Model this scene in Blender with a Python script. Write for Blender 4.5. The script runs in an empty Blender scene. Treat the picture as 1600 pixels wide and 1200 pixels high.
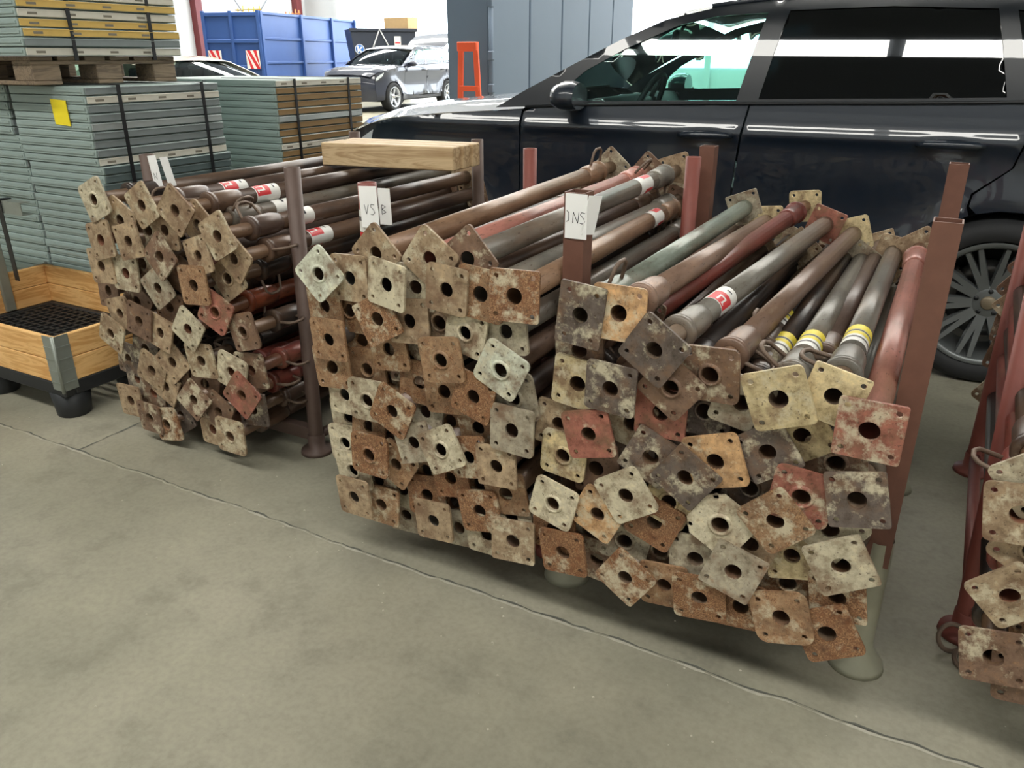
import bpy, bmesh, math, random
from mathutils import Vector, Matrix
from mathutils.geometry import delaunay_2d_cdt
R = random.Random(7)
scene = bpy.context.scene
COL = scene.collection

# ------------------------------------------------------------------ camera
FPX, YHOR, VPX, CAMH = 1228.0, 88.0, 1525.0, 1.38
PITCH = math.atan((600 - YHOR) / FPX)
YAW = math.atan((VPX - 800) / math.hypot(FPX, 600 - YHOR))
FW = Vector((-math.sin(YAW) * math.cos(PITCH), math.cos(YAW) * math.cos(PITCH), -math.sin(PITCH)))
RT = Vector((math.cos(YAW), math.sin(YAW), 0))
UP = RT.cross(FW)
CAM = Vector((0, 0, CAMH))
cd = bpy.data.cameras.new('camera'); cam = bpy.data.objects.new('camera', cd); COL.objects.link(cam)
cd.sensor_fit = 'HORIZONTAL'; cd.sensor_width = 36.0; cd.lens = 36.0 * FPX / 1600
cd.clip_start = 0.05; cd.clip_end = 200
cam.matrix_world = Matrix(((RT.x, UP.x, -FW.x, 0), (RT.y, UP.y, -FW.y, 0), (RT.z, UP.z, -FW.z, CAMH), (0, 0, 0, 1)))
scene.camera = cam
# ------------------------------------------------------------------ world and exposure
w = bpy.data.worlds.new('world'); scene.world = w; w.use_nodes = True
w.node_tree.nodes['Background'].inputs[0].default_value = (0.80, 0.90, 1.0, 1)
w.node_tree.nodes['Background'].inputs[1].default_value = 1.0
scene.view_settings.view_transform = 'Standard'; scene.view_settings.look = 'None'
scene.view_settings.gamma = 1.0; scene.view_settings.use_curve_mapping = False
scene.view_settings.exposure = 0.48
SKYLIGHT = 13.0      # emission of the roof lights
GATE = 5.0          # emission of the translucent daylight wall at the far end

def ray(x, y): return RT * (x - 800) - UP * (y - 600) + FW * FPX
def onz(x, y, z=0.0): d = ray(x, y); return CAM + d * ((z - CAMH) / d.z)
def ony(x, y, Y): d = ray(x, y); return CAM + d * (Y / d.y)
def at(x, y, depth): return CAM + ray(x, y) * (depth / FPX)     # point at a depth in metres

# ------------------------------------------------------------------ helpers
def lin(c): 
    return tuple(((v / 255) / 12.92 if v / 255 <= 0.04045 else ((v / 255 + 0.055) / 1.055) ** 2.4) for v in c)
def tag(o, label=None, cat=None, group=None, kind=None):
    if label: o['label'] = label
    if cat: o['category'] = cat
    if group: o['group'] = group
    if kind: o['kind'] = kind
    return o
def empty(name, loc=(0, 0, 0), rz=0.0, parent=None):
    o = bpy.data.objects.new(name, None); COL.objects.link(o); o.location = loc; o.rotation_euler = (0, 0, rz)
    o.empty_display_size = 0.05
    if parent: o.parent = parent
    return o
def link(name, me, parent=None, mat=None):
    o = bpy.data.objects.new(name, me); COL.objects.link(o)
    if mat is not None and not me.materials: me.materials.append(mat)
    if parent: o.parent = parent
    return o
class MB:
    def __init__(s): s.v = []; s.f = []; s.mi = []; s.sm = []
    def add(s, vs, fs, m=0, smooth=False):
        b = len(s.v); s.v += [tuple(v) for v in vs]
        for f in fs: s.f.append(tuple(i + b for i in f)); s.mi.append(m); s.sm.append(smooth)
    def box(s, x0, x1, y0, y1, z0, z1, m=0):
        vs = [(x, y, z) for z in (z0, z1) for y in (y0, y1) for x in (x0, x1)]
        s.add(vs, [(0, 2, 3, 1), (4, 5, 7, 6), (0, 1, 5, 4), (2, 6, 7, 3), (0, 4, 6, 2), (1, 3, 7, 5)], m)
    def bbox(s, x0, x1, y0, y1, z0, z1, b=0.004, m=0):      # box with chamfered edges
        bm = bmesh.new(); bmesh.ops.create_cube(bm, size=1)
        for v in bm.verts:
            v.co = Vector((x0 if v.co.x < 0 else x1, y0 if v.co.y < 0 else y1, z0 if v.co.z < 0 else z1))
        bmesh.ops.bevel(bm, geom=bm.edges[:], offset=b, segments=1, affect='EDGES')
        bm.verts.index_update()
        s.add([v.co[:] for v in bm.verts], [[v.index for v in f.verts] for f in bm.faces], m); bm.free()
    def tube(s, path, r, n=8, m=0, cap=True, closed=False):
        pts = [Vector(p) for p in path]; k = len(pts); rr = r if isinstance(r, (list, tuple)) else [r] * k
        vs = []; prev = None
        for i, p in enumerate(pts):
            if closed: t = (pts[(i + 1) % k] - pts[i - 1])
            else: t = pts[min(i + 1, k - 1)] - pts[max(i - 1, 0)]
            t.normalize()
            if prev is None: u = t.orthogonal().normalized()
            else:
                u = prev - t * prev.dot(t); u = u.normalized() if u.length > 1e-6 else t.orthogonal().normalized()
            prev = u; q = t.cross(u)
            for j in range(n):
                a = 2 * math.pi * j / n; vs.append(p + (u * math.cos(a) + q * math.sin(a)) * rr[i])
        fs = []
        for i in range(k if closed else k - 1):
            i2 = (i + 1) % k
            for j in range(n): fs.append((i * n + j, i * n + (j + 1) % n, i2 * n + (j + 1) % n, i2 * n + j))
        s.add(vs, fs, m, True)
        if cap and not closed:
            b = len(s.v) - k * n
            s.f.append(tuple(b + j for j in reversed(range(n)))); s.mi.append(m); s.sm.append(False)
            s.f.append(tuple(b + (k - 1) * n + j for j in range(n))); s.mi.append(m); s.sm.append(False)
    def lathe(s, prof, n=24, axis='Z', m=0, smooth=True, close=False, c=(0, 0, 0), arc=2 * math.pi, a0=0):
        vs = []; k = len(prof); full = arc > 6.28; nn = n if full else n + 1
        for r, h in prof:
            for j in range(nn):
                a = a0 + arc * j / n; u, v = r * math.cos(a), r * math.sin(a)
                p = (u, v, h) if axis == 'Z' else ((u, h, v) if axis == 'Y' else (h, u, v))
                vs.append((p[0] + c[0], p[1] + c[1], p[2] + c[2]))
        fs = []
        for i in range(k if close else k - 1):
            i2 = (i + 1) % k
            for j in range(n):
                j2 = (j + 1) % nn; fs.append((i * nn + j, i * nn + j2, i2 * nn + j2, i2 * nn + j))
        s.add(vs, fs, m, smooth)
    def mesh(s, name, mats=()):
        me = bpy.data.meshes.new(name); me.from_pydata(s.v, [], s.f); me.update()
        bm = bmesh.new(); bm.from_mesh(me); bmesh.ops.recalc_face_normals(bm, faces=bm.faces); bm.to_mesh(me); bm.free()
        for mt in mats: me.materials.append(mt)
        for p, a, b in zip(me.polygons, s.mi, s.sm): p.material_index = a; p.use_smooth = b
        return me
    def build(s, name, mats, parent=None):
        if not isinstance(mats, (list, tuple)): mats = [mats]
        return link(name, s.mesh(name, mats), parent)
def inside(p, poly):
    x, y = p; c = False; n = len(poly)
    for i in range(n):
        x1, y1 = poly[i]; x2, y2 = poly[i - 1]
        if (y1 > y) != (y2 > y) and x < (x2 - x1) * (y - y1) / (y2 - y1) + x1: c = not c
    return c
def dens(poly, step):
    out = []
    for i, a in enumerate(poly):
        b = poly[(i + 1) % len(poly)]; d = math.hypot(b[0] - a[0], b[1] - a[1]); n = max(1, int(math.ceil(d / step)))
        out += [(a[0] + (b[0] - a[0]) * k / n, a[1] + (b[1] - a[1]) * k / n) for k in range(n)]
    return out
def segd(p, loop):
    m = 9
    for i in range(len(loop)):
        a = loop[i - 1]; b = loop[i]; dx, dy = b[0] - a[0], b[1] - a[1]; L = dx * dx + dy * dy
        t = 0 if L == 0 else max(0, min(1, ((p[0] - a[0]) * dx + (p[1] - a[1]) * dy) / L))
        m = min(m, math.hypot(p[0] - a[0] - t * dx, p[1] - a[1] - t * dy))
    return m
def fill(outer, holes=(), step=None, rows=None):
    """triangulate a polygon with holes; returns points, triangles, boundary loops"""
    pts = []; edges = []; loops = []
    for lp in [outer] + list(holes):
        b = len(pts); n = len(lp); pts += lp; edges += [(b + i, b + (i + 1) % n) for i in range(n)]; loops.append(list(range(b, b + n)))
    if step:
        xs = [p[0] for p in outer]; ys = [p[1] for p in outer]
        x = min(xs) + step * .5
        while x < max(xs):
            y = min(ys) + step * .5
            while y < max(ys):
                if not (rows and rows[0] - .008 < y < rows[-1] + .008) and inside((x, y), outer) and not any(inside((x, y), h) for h in holes):
                    if segd((x, y), outer) > step * .4 and all(segd((x, y), h) > step * .4 for h in holes): pts.append((x, y))
                y += step
            x += step
        for y in rows or ():
            x = min(xs) + .01
            while x < max(xs):
                if inside((x, y), outer) and segd((x, y), outer) > .004: pts.append((x, y))
                x += .04
    r = delaunay_2d_cdt([Vector(p) for p in pts], edges, [], 0, 1e-6)
    vs = [(v.x, v.y) for v in r[0]]; tr = []
    for f in r[2]:
        c = (sum(vs[i][0] for i in f) / 3, sum(vs[i][1] for i in f) / 3)
        if inside(c, outer) and not any(inside(c, h) for h in holes): tr.append(tuple(f))
    om = {}
    for ni, ol in enumerate(r[3]):
        for o in ol: om[o] = ni
    return vs, tr, [[om[i] for i in lp] for lp in loops]
def slab(mb, outer, holes, fn, step=None, m=0, smooth=False, rows=None):
    """polygon with holes extruded between fn(p,0) and fn(p,1)"""
    vs, tr, loops = fill(outer, holes, step, rows); n = len(vs)
    V = [fn(p, 0) for p in vs] + [fn(p, 1) for p in vs]
    F = [t for t in tr] + [tuple(i + n for i in reversed(t)) for t in tr]
    mb.add(V, F, m, smooth)
    for lp in loops:
        k = len(lp); mb.add([V[i] for i in lp] + [V[i + n] for i in lp], [(i, i + k, (i + 1) % k + k, (i + 1) % k) for i in range(k)], m, False)

# ------------------------------------------------------------------ materials
MATS = {}
def newmat(name):
    m = bpy.data.materials.new(name); m.use_nodes = True; nt = m.node_tree
    return m, nt, nt.nodes['Principled BSDF']
def N(nt, t, **k):
    n = nt.nodes.new(t)
    for a, b in k.items():
        if a == 'inp':
            for i, v in b.items(): n.inputs[i].default_value = v
        else: setattr(n, a, b)
    return n
def simple(name, rgb, rough=0.5, metal=0.0, noise=0.12, scale=8.0, bump=0.0, emit=0.0, coat=0.0, alpha=None, spec=None):
    if name in MATS: return MATS[name]
    m, nt, p = newmat(name); c = lin(rgb)
    p.inputs['Roughness'].default_value = rough; p.inputs['Metallic'].default_value = metal
    if coat: p.inputs['Coat Weight'].default_value = coat; p.inputs['Coat Roughness'].default_value = 0.02
    if spec is not None: p.inputs['Specular IOR Level'].default_value = spec
    tc = N(nt, 'ShaderNodeTexCoord'); nz = N(nt, 'ShaderNodeTexNoise', inp={'Scale': scale, 'Detail': 5.0, 'Roughness': .6})
    nt.links.new(tc.outputs['Object'], nz.inputs['Vector'])
    mx = N(nt, 'ShaderNodeMix', data_type='RGBA')
    mx.inputs['A'].default_value = tuple(v * (1 - noise) for v in c) + (1,)
    mx.inputs['B'].default_value = tuple(min(1, v * (1 + noise)) for v in c) + (1,)
    nt.links.new(nz.outputs['Fac'], mx.inputs['Factor']); nt.links.new(mx.outputs['Result'], p.inputs['Base Color'])
    if bump:
        bp = N(nt, 'ShaderNodeBump', inp={'Strength': bump, 'Distance': .01}); nt.links.new(nz.outputs['Fac'], bp.inputs['Height'])
        nt.links.new(bp.outputs['Normal'], p.inputs['Normal'])
    if emit:
        p.inputs['Emission Color'].default_value = c + (1,); p.inputs['Emission Strength'].default_value = emit
    MATS[name] = m; return m
def ramp(nt, src, stops):
    r = N(nt, 'ShaderNodeValToRGB'); e = r.color_ramp.elements
    while len(e) < len(stops): e.new(0.5)
    for el, (p, c) in zip(e, stops): el.position = p; el.color = c if len(c) == 4 else tuple(c) + (1,)
    nt.links.new(src, r.inputs['Fac']); return r
def steel_mat(name, plate):
    """weathered steel: object colour = paint or zinc, object alpha = amount of rust"""
    m, nt, p = newmat(name); L = nt.links.new
    oi = N(nt, 'ShaderNodeObjectInfo'); tc = N(nt, 'ShaderNodeTexCoord')
    off = N(nt, 'ShaderNodeVectorMath', operation='MULTIPLY_ADD')
    cmb = N(nt, 'ShaderNodeCombineXYZ')
    for i, k in enumerate((37.0, 71.0, 13.0)):
        mm = N(nt, 'ShaderNodeMath', operation='MULTIPLY', inp={1: k}); L(oi.outputs['Random'], mm.inputs[0]); L(mm.outputs[0], cmb.inputs[i])
    off.inputs[1].default_value = (1, 1 if plate else .25, 1)
    L(tc.outputs['Object'], off.inputs[0]); L(cmb.outputs[0], off.inputs[2])
    def noise(sc, det=6.0, ro=.65):
        n = N(nt, 'ShaderNodeTexNoise', inp={'Scale': sc, 'Detail': det, 'Roughness': ro}); L(off.outputs[0], n.inputs['Vector']); return n
    big = noise(15 if plate else 7, 5, .62); mid = noise(60 if plate else 30); fine = noise(300, 3, .6); b3 = noise(34 if plate else 12, 6, .7)
    b1 = N(nt, 'ShaderNodeMix', data_type='RGBA', blend_type='MULTIPLY', inp={'Factor': 1.0})
    rv = ramp(nt, b3.outputs['Fac'], [(.30, (.36, .32, .28)), (.42, (.74, .71, .67)), (.54, (1, 1, 1)), (.70, (1.32, 1.29, 1.2))])
    L(oi.outputs['Color'], b1.inputs['A']); L(rv.outputs[0], b1.inputs['B'])
    # brown oxide clouds
    br = N(nt, 'ShaderNodeMapRange', inp={'From Min': .48, 'From Max': .66, 'To Max': .85 if plate else .6}); L(big.outputs['Fac'], br.inputs['Value'])
    mb_ = N(nt, 'ShaderNodeMix', data_type='RGBA'); L(br.outputs[0], mb_.inputs['Factor']); L(b1.outputs['Result'], mb_.inputs['A']); mb_.inputs['B'].default_value = lin((118, 90, 68)) + (1,)
    # rust amount = noise thresholded by object alpha
    add = N(nt, 'ShaderNodeMath', operation='ADD'); L(mid.outputs['Fac'], add.inputs[0]); L(oi.outputs['Alpha'], add.inputs[1])
    a2 = N(nt, 'ShaderNodeMath', operation='MULTIPLY_ADD', inp={1: .8}); L(b3.outputs['Fac'], a2.inputs[0]); L(add.outputs[0], a2.inputs[2])
    rm = N(nt, 'ShaderNodeMapRange', inp={'From Min': 1.30, 'From Max': 1.55}); L(a2.outputs[0], rm.inputs['Value'])
    rust = ramp(nt, fine.outputs['Fac'], [(.30, lin((84, 56, 40))), (.5, lin((134, 96, 66))), (.70, lin((184, 144, 104)))])
    mx = N(nt, 'ShaderNodeMix', data_type='RGBA'); L(rm.outputs[0], mx.inputs['Factor']); L(mb_.outputs['Result'], mx.inputs['A']); L(rust.outputs[0], mx.inputs['B'])
    # cement crust, more on some pieces than on others
    c2 = noise(19 if plate else 14, 7, .72)
    rs = N(nt, 'ShaderNodeMath', operation='MULTIPLY_ADD', inp={1: .13 if plate else .07}); L(oi.outputs['Random'], rs.inputs[0]); L(c2.outputs['Fac'], rs.inputs[2])
    cm = N(nt, 'ShaderNodeMapRange', inp={'From Min': .60 if plate else .66, 'From Max': .72 if plate else .80, 'To Max': .8 if plate else .55}); L(rs.outputs[0], cm.inputs['Value'])
    mx2 = N(nt, 'ShaderNodeMix', data_type='RGBA'); L(cm.outputs[0], mx2.inputs['Factor']); L(mx.outputs['Result'], mx2.inputs['A'])
    mx2.inputs['B'].default_value = (lin((206, 196, 168)) if plate else lin((150, 138, 120))) + (1,)
    # dark specks
    sp = noise(150, 2, .5); sm = N(nt, 'ShaderNodeMapRange', inp={'From Min': .64, 'From Max': .70, 'To Max': .6}); L(sp.outputs['Fac'], sm.inputs['Value'])
    mx3 = N(nt, 'ShaderNodeMix', data_type='RGBA'); L(sm.outputs[0], mx3.inputs['Factor']); L(mx2.outputs['Result'], mx3.inputs['A']); mx3.inputs['B'].default_value = lin((70, 52, 40)) + (1,)
    L(mx3.outputs['Result'], p.inputs['Base Color'])
    p.inputs['Roughness'].default_value = .58 if plate else .34; p.inputs['Metallic'].default_value = .1
    bp = N(nt, 'ShaderNodeBump', inp={'Strength': .45 if plate else .25, 'Distance': .002}); L(mid.outputs['Fac'], bp.inputs['Height']); L(bp.outputs['Normal'], p.inputs['Normal'])
    return m
def wood_mat(name, a, b, scale=1.0, axis=0):
    m, nt, p = newmat(name); L = nt.links.new
    tc = N(nt, 'ShaderNodeTexCoord'); mp = N(nt, 'ShaderNodeMapping'); sc = [9 * scale] * 3; sc[axis] = .9 * scale
    mp.inputs['Scale'].default_value = sc; L(tc.outputs['Object'], mp.inputs['Vector'])
    n1 = N(nt, 'ShaderNodeTexNoise', inp={'Scale': 2.2, 'Detail': 7.0, 'Roughness': .6, 'Distortion': 1.4}); L(mp.outputs[0], n1.inputs['Vector'])
    wv = N(nt, 'ShaderNodeMath', operation='MULTIPLY', inp={1: 28.0}); L(n1.outputs['Fac'], wv.inputs[0])
    sn = N(nt, 'ShaderNodeMath', operation='SINE'); L(wv.outputs[0], sn.inputs[0])
    mr = N(nt, 'ShaderNodeMapRange', inp={'From Min': -1.0, 'From Max': 1.0}); L(sn.outputs[0], mr.inputs['Value'])
    n2 = N(nt, 'ShaderNodeTexNoise', inp={'Scale': 7.0, 'Detail': 4.0}); L(tc.outputs['Object'], n2.inputs['Vector'])
    ad = N(nt, 'ShaderNodeMix', data_type='FLOAT', inp={'Factor': .5}); L(mr.outputs[0], ad.inputs['A']); L(n2.outputs['Fac'], ad.inputs['B'])
    r = ramp(nt, ad.outputs['Result'], [(.15, lin(a)), (.85, lin(b))]); L(r.outputs[0], p.inputs['Base Color'])
    p.inputs['Roughness'].default_value = .65
    return m
def floor_mat():
    m, nt, p = newmat('concrete floor'); L = nt.links.new
    tc = N(nt, 'ShaderNodeTexCoord')
    def nz(s, d=6, r=.6):
        n = N(nt, 'ShaderNodeTexNoise', inp={'Scale': s, 'Detail': float(d), 'Roughness': r}); L(tc.outputs['Object'], n.inputs['Vector']); return n
    a, b, c = nz(.7, 5), nz(4.5, 8, .68), nz(60, 3)
    r1 = ramp(nt, a.outputs['Fac'], [(.3, lin((126, 123, 108))), (.5, lin((152, 148, 131))), (.7, lin((170, 165, 147)))])
    r2 = ramp(nt, b.outputs['Fac'], [(.32, (.74, .74, .74)), (.47, (.97, .97, .97)), (.62, (1.04, 1.04, 1.03)), (.75, (1.14, 1.14, 1.12))])
    x1 = N(nt, 'ShaderNodeMix', data_type='RGBA', blend_type='MULTIPLY', inp={'Factor': 1.0}); L(r1.outputs[0], x1.inputs['A']); L(r2.outputs[0], x1.inputs['B'])
    r3 = ramp(nt, c.outputs['Fac'], [(.3, (.9, .9, .9)), (.6, (1.03, 1.03, 1.03))])
    x2 = N(nt, 'ShaderNodeMix', data_type='RGBA', blend_type='MULTIPLY', inp={'Factor': 1.0}); L(x1.outputs['Result'], x2.inputs['A']); L(r3.outputs[0], x2.inputs['B'])
    L(x2.outputs['Result'], p.inputs['Base Color'])
    rr = N(nt, 'ShaderNodeMapRange', inp={'To Min': .38, 'To Max': .7}); L(b.outputs['Fac'], rr.inputs['Value']); L(rr.outputs[0], p.inputs['Roughness'])
    p.inputs['Specular IOR Level'].default_value = .35
    bp = N(nt, 'ShaderNodeBump', inp={'Strength': .08, 'Distance': .005}); L(b.outputs['Fac'], bp.inputs['Height']); L(bp.outputs['Normal'], p.inputs['Normal'])
    return m
def stripe_mat(name, c1, c2, n=3.0, sx=1.0, sz=1.0):
    m, nt, p = newmat(name); L = nt.links.new
    tc = N(nt, 'ShaderNodeTexCoord'); sp = N(nt, 'ShaderNodeSeparateXYZ'); L(tc.outputs['Generated'], sp.inputs[0])
    a = N(nt, 'ShaderNodeMath', operation='MULTIPLY', inp={1: sx * n}); L(sp.outputs[0], a.inputs[0])
    b = N(nt, 'ShaderNodeMath', operation='MULTIPLY_ADD', inp={1: sz * n}); L(sp.outputs[2], b.inputs[0]); L(a.outputs[0], b.inputs[2])
    f = N(nt, 'ShaderNodeMath', operation='FRACT'); L(b.outputs[0], f.inputs[0])
    g = N(nt, 'ShaderNodeMath', operation='GREATER_THAN', inp={1: .5}); L(f.outputs[0], g.inputs[0])
    mx = N(nt, 'ShaderNodeMix', data_type='RGBA'); mx.inputs['A'].default_value = lin(c1) + (1,); mx.inputs['B'].default_value = lin(c2) + (1,)
    L(g.outputs[0], mx.inputs['Factor']); L(mx.outputs['Result'], p.inputs['Base Color']); p.inputs['Roughness'].default_value = .5
    return m
def glass_mat(name, tint, rough=0.0, opacity=0.25):
    m, nt, p = newmat(name); L = nt.links.new
    out = nt.nodes['Material Output']; nt.nodes.remove(p)
    t = N(nt, 'ShaderNodeBsdfTransparent'); t.inputs[0].default_value = tint + (1,)
    g = N(nt, 'ShaderNodeBsdfGlossy', inp={'Roughness': rough}); g.inputs[0].default_value = (1, 1, 1, 1)
    fr = N(nt, 'ShaderNodeFresnel', inp={'IOR': 1.5})
    ad = N(nt, 'ShaderNodeMath', operation='ADD', inp={1: opacity}); L(fr.outputs[0], ad.inputs[0])
    mx = N(nt, 'ShaderNodeMixShader'); L(ad.outputs[0], mx.inputs[0]); L(t.outputs[0], mx.inputs[1]); L(g.outputs[0], mx.inputs[2]); L(mx.outputs[0], out.inputs[0])
    return m

M_PLATE = steel_mat('weathered plate steel', True)
M_TUBE = steel_mat('weathered tube steel', False)
M_FLOOR = floor_mat()
M_DARKROD = simple('dark bent rod', (112, 94, 80), .55, .2, .25, 40)
M_POST_BROWN = simple('rust brown post paint', (112, 76, 62), .6, .1, .28, 22, .1)
M_POST_RED = simple('red post paint', (128, 68, 58), .55, .05, .22, 18, .08)
M_POST_DARK = simple('dark brown post', (92, 74, 66), .55, .1, .25, 20, .08)
M_GALV = simple('galvanised steel', (150, 156, 148), .42, .5, .16, 26)
M_PAPER = simple('white paper', (246, 246, 244), .8, 0, .03)
M_INK = simple('black ink', (40, 40, 46), .7, 0, .05)
M_BLACKSTRAP = simple('black strap', (24, 25, 27), .4, 0, .1)
M_WOOD = wood_mat('raw timber', (164, 132, 94), (212, 186, 146), 1.0, 0)
M_PINE = wood_mat('pine board', (206, 150, 84), (236, 192, 128), 1.2, 0)
M_PINEY = wood_mat('pine board cross', (206, 150, 84), (236, 192, 128), 1.2, 1)
M_OLDWOOD = wood_mat('old pallet wood', (98, 84, 70), (140, 122, 100), 1.2, 1)
M_BLACKPLASTIC = simple('black plastic', (34, 36, 38), .5, 0, .1, 20)

# ------------------------------------------------------------------ hall shell
def struct(name, mb, mats, parent=None):
    o = mb.build(name, mats, parent)
    if parent is None: o['kind'] = 'structure'
    return o
mb = MB(); mb.box(-34, 14, -12, 36, -.2, 0); floor = struct('floor', mb, M_FLOOR)
def joint(name, a, b, w, mat):
    d = (Vector(b) - Vector(a)); n = int(d.length / .03); s = Vector((-d.y, d.x, 0)).normalized(); r = random.Random(3)
    vs = []; off = 0
    for i in range(n + 1):
        off = off * .55 + r.uniform(-.0045, .0045); p = Vector(a) + d * (i / n) + s * off; ww = w * r.choice((.15, .3, .5, .8, 1.0, 1.5))
        vs += [p - s * ww / 2, p + s * ww / 2]
    m = MB(); m.add([(v.x, v.y, .0012) for v in vs], [(2 * i, 2 * i + 2, 2 * i + 3, 2 * i + 1) for i in range(n)]); m.build(name, mat, floor)
M_JOINT = simple('joint filler', (176, 172, 156), .8, 0, .3, 60)
M_CRACK = simple('dark joint', (92, 92, 84), .8, 0, .3, 60)
joint('joint', (-9, 1.545, 0), (2.5, 1.525, 0), .008, M_JOINT)
joint('joint', (-9, 1.553, 0), (2.5, 1.533, 0), .006, M_CRACK)
joint('joint', (-2.72, 1.55, 0), (-2.72, 9, 0), .008, M_CRACK)
joint('joint', (3.2, -8, 0), (3.2, 9, 0), .008, M_CRACK)
M_CRUMB = simple('cement crumb', (188, 182, 164), .8, 0, .2, 50)
mb = MB(); rr = random.Random(5)
for i in range(150):
    x, y = (rr.uniform(-3.2, .6), rr.gauss(1.5, .22)) if i < 110 else (rr.uniform(-3, 1), rr.uniform(.6, 3.4)); s = rr.uniform(.0012, .0045)
    mb.add([(x + s * math.cos(a), y + s * math.sin(a), 0.0005) for a in (0, 1.6, 3.0, 4.6)] + [(x, y, s * .9)], [(0, 1, 4), (1, 2, 4), (2, 3, 4), (3, 0, 4)])
o = mb.build('crumb_scatter', M_CRUMB, floor); o['kind'] = 'stuff'

M_CLAD = simple('white cladding', (214, 216, 216), .7, 0, .05, 2)
M_ROOF = simple('roof sheet', (112, 118, 124), .8, 0, .08, 2)
M_REDSTEEL = simple('dark red column paint', (112, 44, 46), .55, 0, .12, 6)
mb = MB(); mb.box(-34, 14, -12, 36, 7.6, 7.8); ceil = struct('ceiling', mb, M_ROOF)
WL, WB = -27.0, 30.0
mb = MB(); mb.box(WL - .3, WL, -12, WB + .2, -.2, 7.8); wl = struct('wall_left', mb, M_CLAD)
mb = MB(); mb.box(9.5, 9.8, -12, WB + .2, -.2, 7.8); struct('wall_right', mb, M_CLAD)
mb = MB(); mb.box(WL - .3, 9.8, -9.3, -9, -.2, 7.8); struct('wall_front', mb, M_CLAD)
mb = MB(); mb.box(WL - .3, 9.8, WB, WB + .3, -.2, 7.8); wb = struct('wall_back', mb, M_CLAD)
M_DAY = simple('translucent daylight sheet', (235, 245, 255), .5, 0, .0, emit=GATE)
M_DAY2 = simple('roof light sheet', (252, 250, 243), .5, 0, .0, emit=SKYLIGHT)
# translucent daylight panes in the far wall, each between mullions
k = 0
for i in range(5):
    x0 = -25.2 + i * 4.2; mb = MB(); mb.box(x0 + .1, x0 + 4.1, WB - .06, WB - .02, 1.0, 6.8); k += 1
    struct('window_%d' % k, mb, M_DAY)
for i in range(9):
    mb = MB(); mb.box(-25.25 + i * 4.2, -25.05 + i * 4.2, WB - .14, WB - .03, .0, 7.5); struct('trim_%d' % (i + 1), mb, M_CLAD)
# roof lights
for (y0, wd, xs) in ((-2.9, 1.05, [(-9, -4.2), (-4.0, -.5), (-.3, 1.7), (1.9, 4.0), (4.2, 8.5)]),
                     (9, 1.6, [(-20, -12), (-11.5, -4), (-3.5, 4)]), (17, 1.6, [(-24, -15), (-14.5, -5), (-4.5, 4)]), (25, 1.6, [(-24, -15), (-14.5, -5), (-4.5, 4)])):
    for a, b in xs:
        k += 1; mb = MB(); mb.box(a, b, y0, y0 + wd, 7.54, 7.58); struct('window_%d_offscreen' % k, mb, M_DAY2)
# red columns and thin bracing of the left wall
tn = 9
for px in (312, 468):
    d = ray(px, 40); p = CAM + d * ((WL + .2) / d.x); tn += 1
    mb = MB(); mb.box(WL + .0, WL + .3, p.y - .16, p.y + .16, 0, 7.6); struct('trim_%d' % tn, mb, M_REDSTEEL)
M_BRACE = simple('grey brace', (150, 152, 156), .5)
for a, b in (((340, -40), (380, 20)), ((440, -40), (405, 20))):
    d = ray(*a); p = CAM + d * ((WL + .1) / d.x); d = ray(*b); q = CAM + d * ((WL + .1) / d.x); tn += 1
    mb = MB(); mb.tube([p, q], .03, 6); struct('trim_%d' % tn, mb, M_BRACE)
# ------------------------------------------------------------------ steel props
def rsq(hw, hh, r, n=3):
    out = []
    for sx, sy, a0 in ((1, 1, 0), (-1, 1, 90), (-1, -1, 180), (1, -1, 270)):
        for i in range(n + 1):
            a = math.radians(a0 + 90 * i / n); out.append((sx * (hw - r) + r * math.cos(a), sy * (hh - r) + r * math.sin(a)))
    return out
def circ(cx, cy, r, n): return [(cx + r * math.cos(2 * math.pi * i / n), cy + r * math.sin(2 * math.pi * i / n)) for i in range(n)]
def plate_mesh(name, hw, hh, r, rim, hr, bend=0.0, off=.0425, n=3, offz=None, t=.007):
    mb = MB(); offz = offz or off
    holes = [circ(0, 0, hr, 18)] + [circ(sx * off, sz * offz, .0062, 8) for sx in (-1, 1) for sz in (-1, 1)]
    def fn(p, k): return (p[0], k * t + bend * (p[0] + p[1]) * abs(p[0] + p[1]) - bend * .3 * abs(p[0] - p[1]) * .05, p[1])
    slab(mb, rsq(hw, hh, r, n), holes, fn)
    if rim: mb.lathe([(hr, .001), (hr, -.0035), (hr + .003, -.0045), (hr + .006, -.002), (hr + .008, .001)], 18, 'Y')
    return mb.mesh(name, [M_PLATE])
S = .0595
PLATES = {
    'a': plate_mesh('plate', S, S, .012, False, .0187), 'b': plate_mesh('plate', S, S, .015, True, .0187),
    'c': plate_mesh('plate', S * .97, S * .97, .006, False, .0188, .35), 'd': plate_mesh('plate', S, S, .010, False, .0188, -.3),
    'o': plate_mesh('plate', S, S, .026, True, .0185, 0, .044, 1), 'r': plate_mesh('plate', S * .90, S * 1.2, .005, False, .0188, 0, .032, 3, .052),
    'g': plate_mesh('plate', S * 1.02, S * 1.02, .024, False, .0187, 0, .041, 4)}
def tube_mesh(name, r, ri, y0, y1, n=16, mats=None):
    mb = MB(); mb.lathe([(ri, y0), (r, y0), (r, y1), (ri, y1)], n, 'Y'); mb.lathe([(ri, y0), (ri, y1)], n, 'Y')
    return mb.mesh(name, [M_TUBE])
PL = 1.5
INNER = tube_mesh('inner_tube', .0225, .0195, .004, .5)
OUTER = tube_mesh('outer_tube', .0295, .0265, .19, PL - .004)
OUTER_LONG = tube_mesh('outer_tube', .0295, .0265, .004, PL - .26)
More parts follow.
